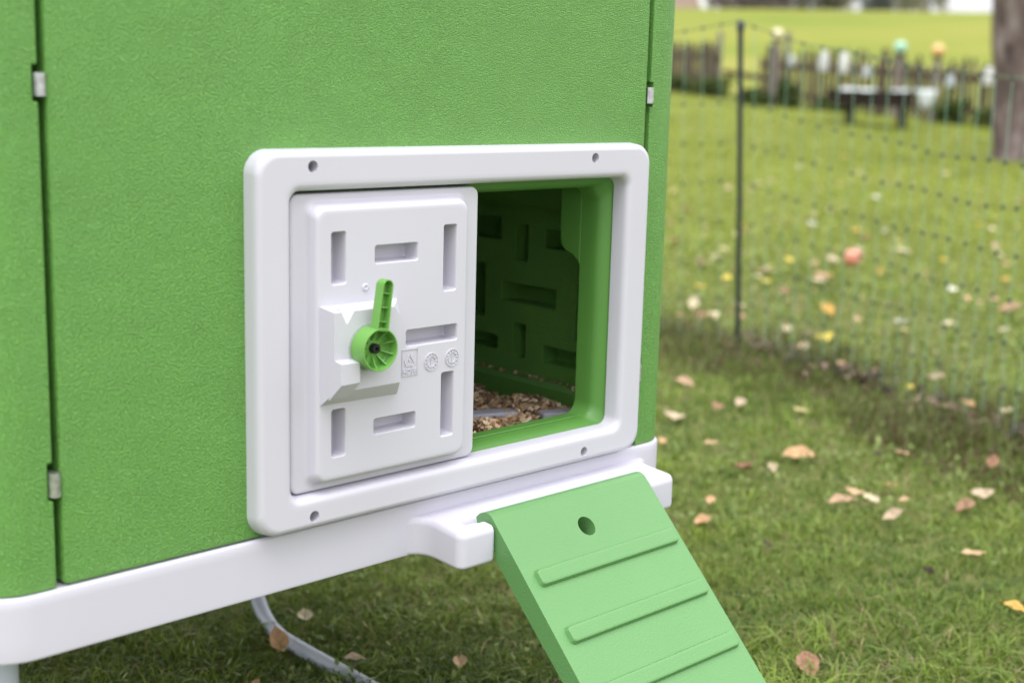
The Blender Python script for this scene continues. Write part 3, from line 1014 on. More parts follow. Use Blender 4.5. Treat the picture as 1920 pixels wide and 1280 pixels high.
def gate_rail():
    a = Vector((17.88, 13.15)); b = Vector((17.47, 11.5))
    root = empty('gate_rail', (a.x, a.y, tz(a.x, a.y)), 'single brown rail spanning the gateway between the two picket runs', 'rail')
    lo = []
    for k in range(5):
        p = a.lerp(b, k/4); z = tz(p.x, p.y)+.42
        lo.append([(p.x-.02, p.y, z-.045), (p.x+.02, p.y, z-.045), (p.x+.02, p.y, z+.045), (p.x-.02, p.y, z+.045)])
    world_part('beam', bm_mesh(loft(lo, True, True), 'beam', smooth=False), M['rail'], root)
gate_rail()

# glazed balls on poles and jars on the pickets
def glaze(name, c, rough=.22, spec=.6):
    g = Mat(name, c, rough, spec); g.vary(g.coord('Object'), 9, .12); return g.m
def ball_pole(x, y, zc, rad, col, label, pw):
    g0 = tz(x, y)
    root = empty('garden_ball', (x, y, g0), label, 'garden ball', 'glazed balls on poles at the picket fence')
    h = zc - g0
    link('pole', bm_mesh(tube_bm([(0, 0, -.1), (.01, 0, h*.5), (0, 0, h-rad*.9)], [pw*1.1, pw, pw*.9], 10), 'pole', 60), M['pole'], root)
    link('collar', bm_mesh(lathe_bm([(0, h-rad*1.25), (pw*1.5, h-rad*1.2), (pw*1.3, h-rad*.85), (0, h-rad*.8)], 14), 'collar', 50), M['rail'], root)
    prof = [(rad*math.sin(R(a)), h - rad*math.cos(R(a))) for a in range(0, 181, 15)]
    prof[0] = (0, h-rad); prof[-1] = (0, h+rad)
    link('ball', bm_mesh(lathe_bm(prof, 20), 'ball', 80), glaze('glaze_'+label.split()[0], col), root)
ball_pole(17.12, 11.56, 1.710, .085, (.74, .64, .42), 'cream glazed ball on a pale pole at the left end of the long picket run', .050)
ball_pole(17.10, 9.40, 1.515, .088, (.33, .62, .48), 'mint green glazed ball on a pole behind the dark table', .056)
ball_pole(17.10, 8.80, 1.475, .088, (.76, .45, .17), 'orange glazed ball on a pole right of the mint green one', .050)
def jar(x, y, zb, h, r, mat, name, label, cat, group):
    root = empty(name, (x, y, zb), label, cat, group)
    link('jar_body', bm_mesh(lathe_bm([(r*.80, 0), (r*.98, h*.06), (r, h*.15), (r*.96, h*.40), (r*.80, h*.66), (r*.60, h*.82), (r*.56, h*.94), (r*.46, h), (0, h)], 18), 'jar_body', 50), mat, root)
    link('rim', bm_mesh(lathe_bm([(r*.72, .0), (r*.92, -.008), (r*1.02, .004), (r*.9, h*.07)], 18), 'rim', 50), mat, root)
M['china'] = glaze('white_china', (.60, .60, .585), .25)
def glassmat():
    g = Mat('thin_jar_glass', (.80, .86, .88), .08, .5)
    g.b.inputs['Transmission Weight'].default_value = .55
    return g.m
M['glass'] = glassmat()
for x, y, z, h, r, m_, nm, lb, ct in (
    (17.30, 10.806, 1.17, .30, .078, 'china', 'white_jar', 'tall white jar upside down on the pickets, left one of the close pair', 'jar'),
    (17.28, 10.430, 1.15, .31, .080, 'china', 'white_jar', 'tall white jar upside down on the pickets, right one of the close pair', 'jar'),
    (17.22, 8.065, 1.02, .24, .080, 'china', 'white_jar', 'white jar upside down on the pickets beside the tree trunk', 'jar'),
    (17.33, 11.411, 1.24, .17, .065, 'glass', 'glass_jar', 'clear glass jar on the pickets beside the cream ball pole', 'jar'),
    (17.25, 10.019, 1.09, .17, .068, 'glass', 'glass_jar', 'clear glass jar on the pickets left of the mint green ball', 'jar'),
    (17.20, 8.633, .98, .17, .068, 'glass', 'glass_jar', 'clear glass jar on the pickets right of the orange ball', 'jar')):
    jar(x, y, z, h, r, M[m_], nm, lb, ct, 'jars put over the picket tips')

# dark low table with a crumpled white sheet
M['tablewood'] = smoothwood('dark_stained_wood', (.016, .011, .010), (.045, .032, .028))
def build_table():
    cx, cy = 15.03, 8.42
    g0 = tz(cx, cy)
    ux, uy = .53, -.85                                     # along the table, as seen left to right
    root = empty('garden_table', (cx, cy, g0), 'low dark wooden table in front of the picket fence with a white sheet on it', 'table')
    root.rotation_euler = (0, 0, math.atan2(uy, ux))
    for k in range(3):
        y0 = -.33+.22*k
        link('plank', bake(box_me(-.58, .40, y0, y0+.205, .25, .45), .012, 2), M['tablewood'], root)
    link('end_board', bake(box_me(-.66, -.585, -.34, .34, .30, .47), .012, 2), M['tablewood'], root)
    for x, y in ((-.36, -.22), (-.36, .22), (.30, -.22), (.30, .22)):
        link('leg', bake(box_me(x-.055, x+.055, y-.05, y+.05, -.02, .252), .01, 1), M['tablewood'], root)
    # torn white sheet: two crumpled pieces over the near edge, one hanging from the right end
    s = empty('white_sheet', (cx, cy, g0), 'torn white plastic sheet lying crumpled over the dark table and hanging off its right end', 'sheet')
    s.rotation_euler = root.rotation_euler
    sheet_m = glaze('white_plastic_sheet', (.44, .47, .46), .4, .4)
    def patch(x0, x1, drop, seed, hang=0.0):
        r = random.Random(seed); ph = [r.uniform(0, 6) for _ in range(4)]
        bm = bmesh.new(); G = []
        nx_, ny_ = 20, 14
        for i in range(nx_+1):
            u = i/nx_; row = []
            dd = drop*(.35 + .65*abs(math.sin(u*5+ph[0])))*min(1, 5*u, 5*(1-u)) + hang*math.sin(math.pi*u)
            for j in range(ny_+1):
                v = j/ny_
                x = x0 + (x1-x0)*u + .02*math.sin(v*7+ph[1])
                if v < .6: y, z = .25 - .60*(v/.6), .462 + .016*math.sin(u*9+v*8+ph[2]) + .012*math.sin(v*17+u*13+ph[3])
                else:
                    k = (v-.6)/.4
                    y, z = -.355 - .03*math.sin(k*1.5) + .012*math.sin(u*15), .462 - dd*k + .01*math.sin(u*9+ph[2])*(1-k)
                row.append(bm.verts.new((x, y, z)))
            G.append(row)
        for i in range(nx_):
            for j in range(ny_):
                bm.faces.new((G[i][j], G[i+1][j], G[i+1][j+1], G[i][j+1]))
        o = link('cloth', bm_mesh(bm, 'cloth', 180), sheet_m, s)
        md = o.modifiers.new('s', 'SOLIDIFY'); md.thickness = .005
    patch(-.50, -.04, .026, 1)
    patch(.14, .37, .022, 5)
    patch(.44, .68, .03, 9, .20)
build_table()

# weeds along the fence foot
def weed(x, y, h, w, pal, seed, label):
    root = empty('weed_clump', (x, y, tz(x, y)), label, 'weeds', 'weeds along the picket fence')
    link('foliage', leaf_cloud(500, (0, 0, h*.45), (w, w, h*.55), .10, pal, seed, 'foliage', 1.0, 14), None, root)
DG = [(.085, .125, .030), (.12, .155, .042), (.055, .085, .022)]
for k, (x, y, h, w, lb) in enumerate((
    (18.3, 14.25, .38, .38, 'dark weeds at the left picket run, farther clump'), (17.9, 13.4, .34, .34, 'dark weeds at the left picket run, nearer clump'),
    (17.10, 11.30, .42, .16, 'dark tuft by the cream ball pole'), (17.05, 8.55, .36, .30, 'dark weeds right of the white sheet'),
    (17.05, 11.8, .25, .3, 'low weeds at the left end of the long picket run'), (17.0, 10.4, .22, .34, 'low weeds behind the left end of the dark table'),
    (17.05, 7.8, .28, .30, 'dark weeds beside the tree trunk'))):
    weed(x, y, h, w, DG, 40+k, lb)

# ------------------------------------------------------------------ far skyline: trees and a farmhouse
TRP = {'brown': [(.36, .30, .28), (.46, .40, .37), (.30, .27, .26)], 'olive': [(.32, .31, .23), (.42, .40, .29), (.27, .26, .21)], 'dark': [(.13, .145, .13), (.18, .19, .165)], 'green': [(.32, .33, .20), (.42, .42, .27), (.36, .33, .24)]}  # crown colours greyed and paled, distant haze painted in
far_mesh = {}
M['fartrunk'] = Mat('far_trunk', (.10, .085, .08), .9, .1).m
trunk_far = bm_mesh(tube_bm([(0, 0, -1), (0, 0, 2), (.1, 0, 5)], [.35, .28, .12], 8), 'trunk', 60); trunk_far.materials.append(M['fartrunk'])
def far_tree(px_l, s, h, w, kind, low, label):
    # px_l: metres to the side of the line of sight to the meadow crest
    x = CAM.x + s*UX + px_l*UY; y = CAM.y + s*UY - px_l*UX
    root = empty('autumn_tree', (x, y, tz(x, y)-.2), label, 'tree', 'trees on the skyline')
    key = (kind, low)
    if key not in far_mesh:
        far_mesh[key] = leaf_cloud(2600, (0, 0, 5.0 if not low else 4.0), (3.6, 3.6, 4.6 if not low else 4.0), .55, TRP[kind], len(far_mesh)+60, 'crown', 1.0, 40)
    link('trunk', trunk_far, None, root)
    o = link('crown', far_mesh[key], None, root)
    root.scale = (w/3.6, w/3.6, h/9.0)
far = [(-12.2, 139, 9, 4.0, 'brown', 1, 'tall brown autumn tree on the skyline just right of the farmhouse'),
       (-10.3, 143, 10, 3.6, 'brown', 1, 'second brown skyline tree right of the farmhouse'),
       (-8.2, 140, 9, 3.6, 'brown', 1, 'third brown skyline tree right of the farmhouse'),
       (-6.0, 144, 9, 3.4, 'olive', 1, 'olive skyline tree above the cream ball'),
       (-4.2, 141, 9, 3.2, 'olive', 1, 'second olive skyline tree above the long picket run'),
       (-3.0, 143, 7, 2.2, 'green', 1, 'yellowish green skyline tree left of the small gap'),
       (0.6, 140, 2.6, 1.7, 'dark', 1, 'small dark round tree on the skyline right of the gap'),
       (2.2, 143, 5, 1.6, 'olive', 1, 'olive bush on the skyline between the small dark tree and its yellowish neighbour'),
       (3.9, 141, 6, 2.0, 'green', 1, 'yellowish skyline tree left of the bright open sky'),
       (5.7, 143, 7, 1.9, 'olive', 1, 'olive skyline tree next to the bright open sky')]
for f_ in far: far_tree(*f_)
def farmhouse():
    s, l = 133, -17.8
    x = CAM.x + s*UX + l*UY; y = CAM.y + s*UY - l*UX
    root = empty('farmhouse', (x, y, tz(x, y)-.3), 'far farmhouse with a reddish roof and white gable edge behind the meadow', 'house')
    root.rotation_euler = (0, 0, math.atan2(-UX, UY))
    wall_m = fine_plastic('pale_render', (.55, .50, .46), .9); roof_m = fine_plastic('faded_red_tiles', (.40, .29, .25), .85); trim = fine_plastic('white_trim', (.82, .82, .86), .6)
    link('wall', bm_mesh(box_bm(-4, 2.0, 0, 8, 0, 2.2), 'wall', smooth=False), wall_m, root)
    bm = prism_x([(-.3, 2.1), (4, 5.6), (8.3, 2.1), (8.3, 1.9), (4, 5.3), (-.3, 1.9)], -4.2, 2.2)
    link('roof', bm_mesh(bm, 'roof', smooth=False), roof_m, root)
    bm = bmesh.new()
    loft([[(p[0], y_, p[1]) for p in ((.6, 5.0), (1.2, 5.0), (3.4, -.3), (2.8, -.3))] for y_ in (-.55, -.35)], True, True, bm=bm)
    link('gable_board', bm_mesh(bm, 'gable_board', smooth=False), trim, root)
    bm = bmesh.new()
    loft([[(p[0], y_, p[1]) for p in ((-4.2, 0.2), (2.7, 0.2), (.7, 5.0), (-4.2, 5.0))] for y_ in (-.34, -.1)], True, True, bm=bm)
    link('gable_tiles', bm_mesh(bm, 'gable_tiles', smooth=False), roof_m, root)
farmhouse()

# ------------------------------------------------------------------ grass
NETLINE = [np.array(p) for p in ((1.80, 3.75), (2.22, 3.05), (2.62, 2.30), (2.987, 1.559), (2.81, .899), (2.51, .30), (2.16, -.32), (1.88, -.80))]
def net_dist(x, y):
    d = np.full(x.shape, 1e9)
    for a, b in zip(NETLINE, NETLINE[1:]):
        ab = b-a; t = np.clip(((x-a[0])*ab[0] + (y-a[1])*ab[1])/(ab@ab), 0, 1)
        d = np.minimum(d, np.hypot(x-a[0]-t*ab[0], y-a[1]-t*ab[1]))
    return d
def vnoise(x, y, f, seed):
    r = np.random.default_rng(seed); k = r.normal(size=(9, 2))*f; ph = r.uniform(0, 6.28, 9)
    return sum(np.sin(k[i, 0]*x + k[i, 1]*y + ph[i]) for i in range(9))/4.2
def blades(name, x, y, h, w, lean, col, label):
    n = len(x); r = np.random.default_rng(len(name)+n)
    z = terrain(x, y)
    a = r.uniform(0, 2*np.pi, n); b = r.uniform(0, 2*np.pi, n)
    dx, dy = np.cos(a)*w/2, np.sin(a)*w/2
    lx, ly = np.cos(b)*lean, np.sin(b)*lean
    V = np.zeros((n, 5, 3))
    V[:, 0] = np.stack([x-dx, y-dy, z-.004], 1); V[:, 1] = np.stack([x+dx, y+dy, z-.004], 1)
    V[:, 2] = np.stack([x-dx*.8+lx*.38, y-dy*.8+ly*.38, z+h*.62], 1); V[:, 3] = np.stack([x+dx*.8+lx*.38, y+dy*.8+ly*.38, z+h*.62], 1)
    V[:, 4] = np.stack([x+lx, y+ly, z+h*(1-.25*np.clip(lean/np.maximum(h, .01), 0, 1.6))], 1)
    base = np.arange(n)*5
    T = np.stack([np.stack([base, base+1, base+3], 1), np.stack([base, base+3, base+2], 1), np.stack([base+2, base+3, base+4], 1)], 1).reshape(-1, 3)
    me = bpy.data.meshes.new(name)
    me.vertices.add(n*5); me.vertices.foreach_set('co', V.astype(np.float32).ravel())
    nt = len(T)
    me.loops.add(nt*3); me.loops.foreach_set('vertex_index', T.astype(np.int32).ravel())
    me.polygons.add(nt); me.polygons.foreach_set('loop_start', np.arange(0, nt*3, 3, dtype=np.int32))
    me.update(calc_edges=True)
    me.polygons.foreach_set('use_smooth', np.ones(nt, dtype=bool))
    at = me.color_attributes.new('Col', 'FLOAT_COLOR', 'POINT')
    cc = np.concatenate([np.repeat(col, 5, 0), np.ones((n*5, 1))], 1).astype(np.float32)
    at.data.foreach_set('color', cc.ravel())
    me.materials.append(M['grass'])
    o = link(name, me, None)
    tag(o, label, 'grass', kind='stuff')
    return o
def build_grass():
    r = np.random.default_rng(21)
    N = 300000
    # polar sampling round the place the photographer stood; density thins with distance while blades widen
    u = r.uniform(0, 1, N)
    d = 1.15*(24/1.15)**(u**1.05)
    head = math.atan2(FWD.y, FWD.x)
    az = head + r.uniform(R(-44), R(33), N)
    x = CAM.x + d*np.cos(az); y = CAM.y + d*np.sin(az)
    s = (x-CAM.x)*UX + (y-CAM.y)*UY
    k = np.clip(d/2.6, 1, 6)
    nd = net_dist(x, y)
    strip = np.clip(1-(nd/.42)**2, 0, 1)*(.55+.45*vnoise(x, y, 5, 3))
    strip = np.clip(strip, 0, 1)
    clump = vnoise(x, y, 16, 6); fine = vnoise(x, y, 42, 7)
    h = r.uniform(.010, .032, N)*(1+.25*vnoise(x, y, 3.2, 5)+.40*clump+.30*fine)*np.where(d > 6, .9, 1.0)
    h = np.clip(h, .007, .06) + strip*r.uniform(.0, .075, N)
    w = r.uniform(.0024, .0048, N)*k
    lean = h*r.uniform(.5, 2.2, N)
    g1 = np.array([.100, .160, .026]); g2 = np.array([.250, .335, .055]); st = np.array([.38, .32, .155]); ye = np.array([.26, .315, .044]); br = np.array([.14, .10, .052])
    t = np.clip(.45+.34*vnoise(x, y, 2.4, 9)+.30*clump+.24*fine+.20*vnoise(x, y, 9, 29)+.26*r.normal(size=N), -.25, 1.45)[:, None]
    col = np.clip(g1*(1-t)+g2*t, .012, .6)
    farm = np.clip((s-3.6)/6.0, 0, 1)[:, None]; farm = farm*farm*(3-2*farm)
    col = col*(1-farm) + (ye*(.72+.45*t))*farm
    dry = (r.uniform(0, 1, N) < .05+.17*np.clip(vnoise(x, y, 2.6, 13), 0, 1))[:, None]
    col = np.where(dry, st*r.uniform(.6, 1.2, (N, 1))*(.8+.5*farm), col)
    sb = (strip > .25)[:, None] & (r.uniform(0, 1, (N, 1)) < .35)
    col = np.where(sb, br*r.uniform(.7, 1.4, (N, 1)), col)
    col = np.where((strip > .25)[:, None] & ~sb, col*.66 + g1*.12, col)
    blades('lawn_grass', x, y, h, w, lean, col, 'short autumn lawn grass with moss and dry blades')
    # unmown strip under the netting
    n = 15000
    i = r.integers(0, len(NETLINE)-1, n); f_ = r.uniform(0, 1, n)
    A = np.array(NETLINE)[i]; B = np.array(NETLINE)[i+1]
    P = A + (B-A)*f_[:, None] + r.normal(size=(n, 2))*.18
    x, y = P[:, 0], P[:, 1]
    keep = r.uniform(0, 1, n) < .55+.5*vnoise(x, y, 6, 17)
    x, y = x[keep], y[keep]; n = len(x)
    h = r.uniform(.04, .13, n)*(1+.3*vnoise(x, y, 4, 19)); w = r.uniform(.003, .006, n); lean = h*r.uniform(.3, 1.3, n)
    t = r.uniform(0, 1, (n, 1))
    col = np.array([.070, .095, .022])*(1-t) + np.array([.165, .19, .052])*t
    col = np.where(r.uniform(0, 1, (n, 1)) < .25, np.array([.11, .075, .04])*r.uniform(.6, 1.3, (n, 1)), col)
    blades('long_grass', x, y, np.clip(h, .04, .22), w, lean, col, 'long dark unmown grass along the foot of the netting')
build_grass()

def build_clover():
    """low broad-leaved weeds and moss tufts mixed into the turf"""
    r = np.random.default_rng(33)
    n = 40000
    u = r.uniform(0, 1, n); d = 1.2*(9/1.2)**u
    az = math.atan2(FWD.y, FWD.x) + r.uniform(R(-44), R(33), n)
    x = CAM.x + d*np.cos(az); y = CAM.y + d*np.sin(az)
    keep = (vnoise(x, y, 4.5, 41) + .35*r.normal(size=n)) > .15
    keep &= (d > 2.7) | (r.uniform(0, 1, n) < .3)
    x, y, d = x[keep], y[keep], d[keep]; n = len(x)
    z = terrain(x, y) + r.uniform(.008, .038, n)
    sz = r.uniform(.003, .0055, n)*np.clip(d/2.2, 1, 3.4)
    a = r.uniform(0, 6.28, n); tx = r.normal(0, .8, n); ty = r.normal(0, .8, n)
    V = np.zeros((n, 6, 3))
    for k in range(6):
        th = a + k*math.pi/3
        px = np.cos(th)*sz*(1 if k % 3 else .75); py = np.sin(th)*sz*.8
        V[:, k] = np.stack([x+px, y+py, z+px*tx+py*ty], 1)
    V = V.reshape(-1, 3)
    F = np.arange(n*6).reshape(-1, 6)
    t = r.uniform(0, 1, (n, 1))
    col = np.array([.14, .195, .045])*(1-t) + np.array([.28, .34, .11])*t
    far_ = np.clip((d-4)/4, 0, 1)[:, None]
    col = col*(1-far_) + np.array([.27, .32, .058])*far_
    me = np_mesh('clover', V.tolist(), F.tolist(), M['grass'], smooth=False)
    at = me.color_attributes.new('Col', 'FLOAT_COLOR', 'POINT')
    at.data.foreach_set('color', np.concatenate([np.repeat(col, 6, 0), np.ones((n*6, 1))], 1).astype(np.float32).ravel())
    tag(link('clover', me, None), 'small round clover leaves scattered through the lawn', 'clover', kind='stuff')
build_clover()

# ------------------------------------------------------------------ dark litter caught along the foot of the netting
def samp3():
    a_, b_ = [(NETLINE[3], NETLINE[4]), (NETLINE[4], NETLINE[5]), (NETLINE[5], NETLINE[6])][rng.integers(3)]
    p = a_ + (b_-a_)*rng.uniform(0, 1) + rng.normal(size=2)*.05
    return (p[0], p[1], tz(p[0], p[1]) + rng.uniform(.015, .06))
chips('leaf_litter', 420, samp3, .030, [(.07, .05, .04), (.12, .08, .06), (.20, .13, .10), (.05, .04, .035), (.26, .18, .14)], M['shaving'], 'dark decaying leaf litter caught along the foot of the netting', cat='leaf litter')

# ------------------------------------------------------------------ fallen leaves and an apple
LEAF_COL = {'beige': (0.56, 0.43, 0.3), 'rose': (.46, .30, .19), 'brown': (0.317, 0.176, 0.106), 'cream': (0.616, 0.528, 0.352), 'orange': (.56, .34, .18), 'yellow': (.66, .52, .10),
            'dark': (.055, .035, .028), 'tan': (0.55, 0.37, 0.22), 'ochre': (.58, .36, .09), 'white': (0.686, 0.660, 0.563), 'straw': (0.528, 0.458, 0.220)}
def leaf_mat(k, c):
    g = Mat('leaf_'+k, c, .6, .3)
    v = g.coord('Object')
    f = g.noise(v, 3.0, 5, .65)
    g.color(g.ramp(f, [(.30, tuple(x*.55 for x in c)), (.48, c), (.75, tuple(min(1, x*1.18) for x in c))]))
    g.normal(g.bump(g.noise(v, 9, 3), .4, .05))
    return g.m
LM = {k: leaf_mat(k, c) for k, c in LEAF_COL.items()}
def leaf_mesh(seed):
    r = random.Random(seed)
    nu, nv = 9, 3
    fold = r.uniform(.35, 1.0); curl = r.uniform(-.1, .75); tw = r.uniform(-.9, .9); wid = r.uniform(.26, .36)
    V = []; F = []
    for i in range(nu+1):
        t = i/nu
        w = wid*math.sin(math.pi*min(1, t**.85))*(1-.15*t) + .004
        for j in range(-nv, nv+1):
            v = j/nv
            z = abs(v)*w*fold + curl*(t-.5)**2*1.6 + .03*math.sin(t*14+v*3)*abs(v) + tw*v*w*(t-.4)
            edge = 1 + (.07*math.sin(i*2.9+seed) if abs(j) == nv else 0)
            V.append((t-.5, v*w*edge*math.cos(fold*.6), z))
    m_ = 2*nv+1
    for i in range(nu):
        for j in range(m_-1):
            F.append((i*m_+j, i*m_+j+1, (i+1)*m_+j+1, (i+1)*m_+j))
    zt = curl*.25*1.6
    b = len(V)
    for x, w in ((-.49, .012), (-.66, .008)):
        V += [(x, -w, zt + (x+.5)*-.2), (x, w, zt + (x+.5)*-.2), (x, 0, zt+.02 + (x+.5)*-.2)]
    F += [(b, b+1, b+4, b+3), (b+1, b+2, b+5, b+4), (b+2, b, b+3, b+5)]
    zmin = min(v[2] for v in V)
    V = [(a, b_, c-zmin) for a, b_, c in V]
    return V, F
LV = [leaf_mesh(k) for k in range(7)]
LMESH = {}
def leaf(x, y, size, colour, label, seed, group=None):
    r = random.Random(seed)
    k = r.randrange(7)
    if (k, colour) not in LMESH:
        LMESH[(k, colour)] = np_mesh('leaf', LV[k][0], LV[k][1], LM[colour])
    o = link('fallen_leaf', LMESH[(k, colour)], None)
    nd = float(net_dist(np.array([x]), np.array([y]))[0])
    lift = .020 + (.030 if nd < .25 else 0)
    o.location = (x, y, tz(x, y)+lift)
    va = math.atan2(y-CAM.y, x-CAM.x)                        # blown against the grass, most leaves tip towards the coop side
    tilt = Matrix.Rotation(va-math.pi/2, 3, 'Z') @ Matrix.Rotation(r.uniform(.0, .48), 3, 'X') @ Matrix.Rotation(r.uniform(0, 6.28), 3, 'Z')
    o.rotation_euler = tilt.to_euler()
    o.scale = (size,)*3
    tag(o, label, 'leaf', group or 'fallen leaves on the grass')
LEAVES = [
(2.023, 1.049, 0.053, 'beige', 'beige leaf on the grass close beside the right corner of the green coop'),
(2.389, 1.31, 0.06, 'rose', 'rosy brown leaf at the edge of the long grass near the coop corner'),
(2.219, 1.057, 0.043, 'brown', 'brownish leaf left of a paler one below the dark net post'),
(2.289, 1.03, 0.046, 'beige', 'pale beige leaf on the grass right below the dark net post'),
(3.387, 2.083, 0.09, 'cream', 'large cream leaf lying left of the dark net post, upper of two'),
(3.309, 1.922, 0.075, 'cream', 'large cream leaf lying left of the dark net post, lower of two'),
(3.205, 2.003, 0.037, 'orange', 'small orange leaf hard by the coop edge above the long grass'),
(3.316, 1.592, 0.064, 'cream', 'cream leaf on the lawn behind the net, right of the post foot'),
(3.304, 1.428, 0.081, 'yellow', 'bright yellow leaf on the lawn behind the net'),
(3.177, 1.258, 0.063, 'dark', 'nearly black leaf on the lawn behind the net, beside a yellow one'),
(3.027, 1.327, 0.055, 'beige', 'beige leaf on the lawn below and left of the bright yellow leaf'),
(2.891, 1.153, 0.035, 'dark', 'small dark brown leaf at the long grass below the bright yellow leaf'),
(2.891, 1.099, 0.042, 'tan', 'tan leaf at the long grass below the nearly black leaf'),
(3.695, 1.671, 0.101, 'ochre', 'long ochre leaf on the lawn above the bright yellow leaf'),
(3.689, 1.537, 0.05, 'tan', 'small tan leaf right of the long ochre leaf'),
(3.754, 1.386, 0.07, 'white', 'almost white leaf on the lawn behind the middle of the net'),
(2.95, 0.8, 0.053, 'beige', 'beige leaf lying at the net bottom towards the right edge'),
(2.769, 0.779, 0.035, 'yellow', 'small yellow leaf at the foot of the net on the right'),
(4.349, 2.137, 0.092, 'rose', 'pink leaf on the lawn left of the fallen apple'),
(4.752, 2.344, 0.109, 'cream', 'wide cream leaf touching distance left of the fallen apple'),
(5.452, 2.395, 0.101, 'cream', 'wide cream leaf on the lawn up and right of the fallen apple'),
(5.283, 2.538, 0.073, 'cream', 'cream leaf on the lawn just above the fallen apple'),
(7.212, 3.638, 0.095, 'white', 'small whitish leaf far up the lawn below the dark table'),
(6.186, 3.422, 0.079, 'straw', 'straw coloured leaf far up the lawn right of the net post'),
(6.004, 2.829, 0.055, 'white', 'tiny whitish leaf on the lawn well above the fallen apple'),
(4.579, 1.627, 0.07, 'white', 'bluish white leaf on the lawn in the right half of the net'),
(4.416, 1.415, 0.049, 'tan', 'tan leaf on the lawn near the right picture edge, beside a larger one'),
(4.349, 1.26, 0.1, 'rose', 'large rosy leaf on the lawn by the right picture edge'),
(4.237, 2.368, 0.074, 'tan', 'tan leaf on the lawn right next to the dark net post'),
(1.967, 0.617, 0.075, 'orange', 'large orange brown curled leaf on the dark grass right of the coop'),
(1.826, 0.59, 0.041, 'beige', 'beige upright leaf just below the large orange brown leaf'),
(1.764, 0.626, 0.044, 'brown', 'flat brown leaf lower left of the large orange brown leaf'),
(1.886, 0.816, 0.036, 'tan', 'tan leaf between the coop corner and the large orange brown leaf'),
(1.8, 0.909, 0.036, 'orange', 'orange leaf peeping out behind the white base corner of the coop'),
(1.502, 0.52, 0.031, 'orange', 'orange leaf right of the white bracket tip'),
(1.363, 0.433, 0.043, 'orange', 'orange leaf lying right of the ramp top'),
(1.728, 0.334, 0.057, 'rose', 'rosy leaf leaning on a cream leaf in the leaf cluster right of the ramp'),
(1.766, 0.289, 0.055, 'cream', 'cream leaf in the leaf cluster right of the ramp'),
(1.801, 0.35, 0.041, 'tan', 'tan leaf at the back of the leaf cluster right of the ramp'),
(1.71, 0.203, 0.046, 'beige', 'beige leaf at the lower right of the leaf cluster'),
(1.92, 0.327, 0.027, 'orange', 'small orange leaf above the leaf cluster right of the ramp'),
(1.845, 0.254, 0.024, 'tan', 'small tan leaf right of the leaf cluster'),
(1.906, 0.14, 0.055, 'brown', 'pale brown leaf on the grass near the right edge, lower of two'),
(2.019, 0.16, 0.049, 'beige', 'greyish beige leaf on the grass near the right edge, upper of two'),
(1.625, -0.027, 0.045, 'tan', 'single tan leaf on the open grass in the lower right'),
(1.47, -0.017, 0.027, 'dark', 'dark brown leaf on the open grass left of the single tan leaf'),
(1.359, 0.266, 0.028, 'dark', 'dark red brown leaf on the grass right of the ramp'),
(1.427, -0.21, 0.04, 'ochre', 'ochre leaf cut by the right picture edge'),
(0.936, -0.114, 0.054, 'brown', 'large brownish pink leaf near the lower end of the ramp'),
(2.173, 0.454, 0.043, 'rose', 'rosy leaf in the long grass at the net foot'),
(2.35, 0.872, 0.046, 'straw', 'straw coloured leaf in the long grass below the net post'),
(2.705, 0.56, 0.04, 'orange', 'orange leaf under the net towards the right edge'),
(2.704, 0.449, 0.045, 'cream', 'cream leaf under the net at the right edge'),
(0.461, 0.548, 0.042, 'cream', 'cream leaf on the grass under the coop, right of the bent tube leg'),
(0.368, 0.484, 0.05, 'orange', 'orange brown leaf lying against the bent tube leg'),
(0.425, 0.365, 0.03, 'beige', 'beige leaf beside the ground tube under the coop'),
(0.536, 0.247, 0.032, 'tan', 'tan leaf on the grass left of the ramp'),
(0.262, 0.39, 0.019, 'orange', 'small reddish leaf at the bottom edge under the coop'),
(2.181, 0.22, 0.044, 'brown', 'brown leaf in the dark long grass at the right edge'),
(2.136, 0.498, 0.027, 'dark', 'dark leaf in the long grass right of the large orange brown leaf'),
]
for i, (x, y, w, c, lb) in enumerate(LEAVES): leaf(x, y, w*(1.14 if math.hypot(x-CAM.x, y-CAM.y) < 4.3 else 1.02), c, lb, 100+i)
COLOUR_WORD = {'cream': 'cream', 'straw': 'straw yellow', 'tan': 'tan', 'ochre': 'ochre', 'beige': 'beige', 'brown': 'brown', 'white': 'whitish', 'yellow': 'bright yellow', 'rose': 'rosy'}
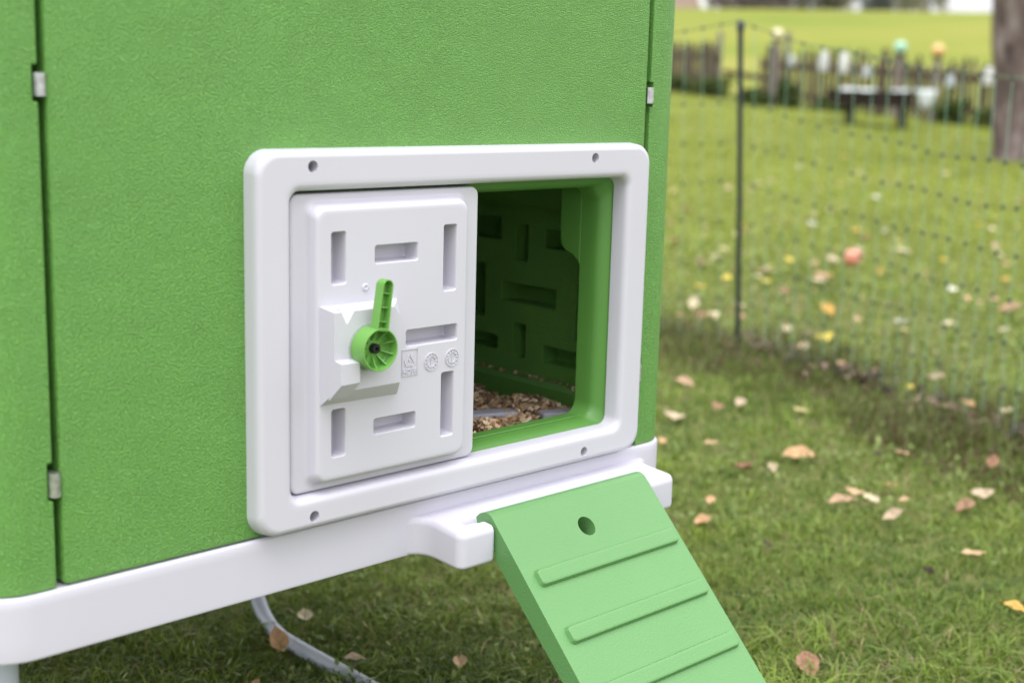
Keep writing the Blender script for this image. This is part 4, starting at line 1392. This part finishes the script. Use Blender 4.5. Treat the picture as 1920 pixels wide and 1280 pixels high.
EXTRA = [(5.47, 3.67), (4.73, 2.97), (3.91, 1.28), (4.36, 2.44), (7.01, 2.69), (3.53, 1.97), (4.46, 1.5), (3.24, 1.93), (4.63, 1.89), (4.33, 2.8), (4.35, 2.38), (4.64, 2.37), (4.35, 2.14), (8.04, 4.03), (5.91, 2.95), (4.68, 2.54), (4.72, 2.86), (4.05, 2.22), (5.71, 2.77), (7.01, 4.5), (5.84, 3.38), (6.44, 3.47), (8.25, 3.96), (7.7, 4.82), (5.82, 2.05), (5.27, 3.3), (4.5, 2.83), (4.79, 3.35), (7.08, 4.74), (5.14, 3.42), (5.56, 3.86), (6.95, 4.64), (7.81, 4.29), (6.89, 2.48), (5.94, 3.26), (7.72, 4.43), (6.7, 2.62), (7.43, 4.74), (5.6, 3.51), (5.97, 4.21), (3.34, 1.51), (4.26, 2.73), (6.93, 2.77), (5.77, 2.6), (6.63, 2.51), (3.95, 1.08), (3.66, 1.32), (6.9, 4.61), (4.5, 1.4), (5.4, 3.87), (3.28, 1.91), (3.36, 1.84), (4.01, 2.09), (8.97, 3.86), (9.7, 5.46), (8.86, 5.33), (4.43, 2.15), (3.97, 2.37), (6.07, 2.2), (5.38, 2.12), (7.96, 5.0), (4.91, 1.95), (6.41, 4.11), (7.45, 3.19), (8.35, 3.47), (9.21, 5.41), (4.42, 2.8), (6.49, 4.76), (8.78, 4.74), (6.14, 2.24), (5.76, 3.15), (4.21, 2.69), (5.54, 1.87), (9.19, 4.95), (7.92, 2.98), (5.07, 1.64), (8.8, 5.34), (4.72, 2.08), (3.71, 2.31), (4.95, 2.49), (6.85, 2.47), (3.92, 2.03), (5.37, 3.32), (8.96, 4.57), (9.18, 4.22), (10.32, 4.86), (4.14, 2.33), (4.26, 2.09)]
kinds = ['cream', 'straw', 'tan', 'straw', 'ochre', 'beige', 'brown', 'straw', 'cream', 'brown', 'tan', 'white', 'yellow', 'rose']
for i, (x, y) in enumerate(EXTRA):
    c = kinds[(i*7+i//3) % len(kinds)]
    sz = .040+.035*((i*37) % 10)/10
    dx, dy = x-CAM.x, y-CAM.y
    d_ = math.hypot(dx, dy); side = (dx*RIGHT.x + dy*RIGHT.y)/(dx*FWD.x + dy*FWD.y)
    where = 'left of the net post' if side < .165 else 'between net post and apple' if side < .248 else 'right of the apple' if side < .31 else 'near the right edge'
    depth = 'close behind the net' if d_ < 5.8 else 'in the middle of the lawn' if d_ < 7.4 else 'far up the lawn'
    leaf(x, y, sz, c, '%s %s leaf %s, %s' % ('tiny' if sz < .052 else 'small' if sz < .064 else 'fair sized', COLOUR_WORD[c], depth, where), 300+i, 'small leaves strewn over the lawn')
def apple(x, y, r_):
    root = empty('apple', (x, y, tz(x, y)+.012), 'pinkish red fallen apple on the lawn beyond the netting', 'apple')
    prof = [(0, .10), (.35, .02), (.75, .12), (.97, .45), (1.02, .9), (.95, 1.35), (.70, 1.72), (.38, 1.80), (.12, 1.68), (0, 1.55)]
    g = Mat('apple_skin', (.55, .16, .12), .35)
    g.color(g.ramp(g.noise(g.coord('Object'), 14, 4), [(.35, (.62, .20, .14)), (.65, (.66, .36, .22))]))
    link('fruit', bm_mesh(lathe_bm([(a*r_, b*r_) for a, b in prof], 20), 'fruit', 80), g.m, root)
    link('stalk', bm_mesh(tube_bm([(0, 0, 1.55*r_), (.1*r_, 0, 2.1*r_)], .06*r_, 6), 'stalk', 60), M['bark'], root)
apple(4.868, 2.308, .042)
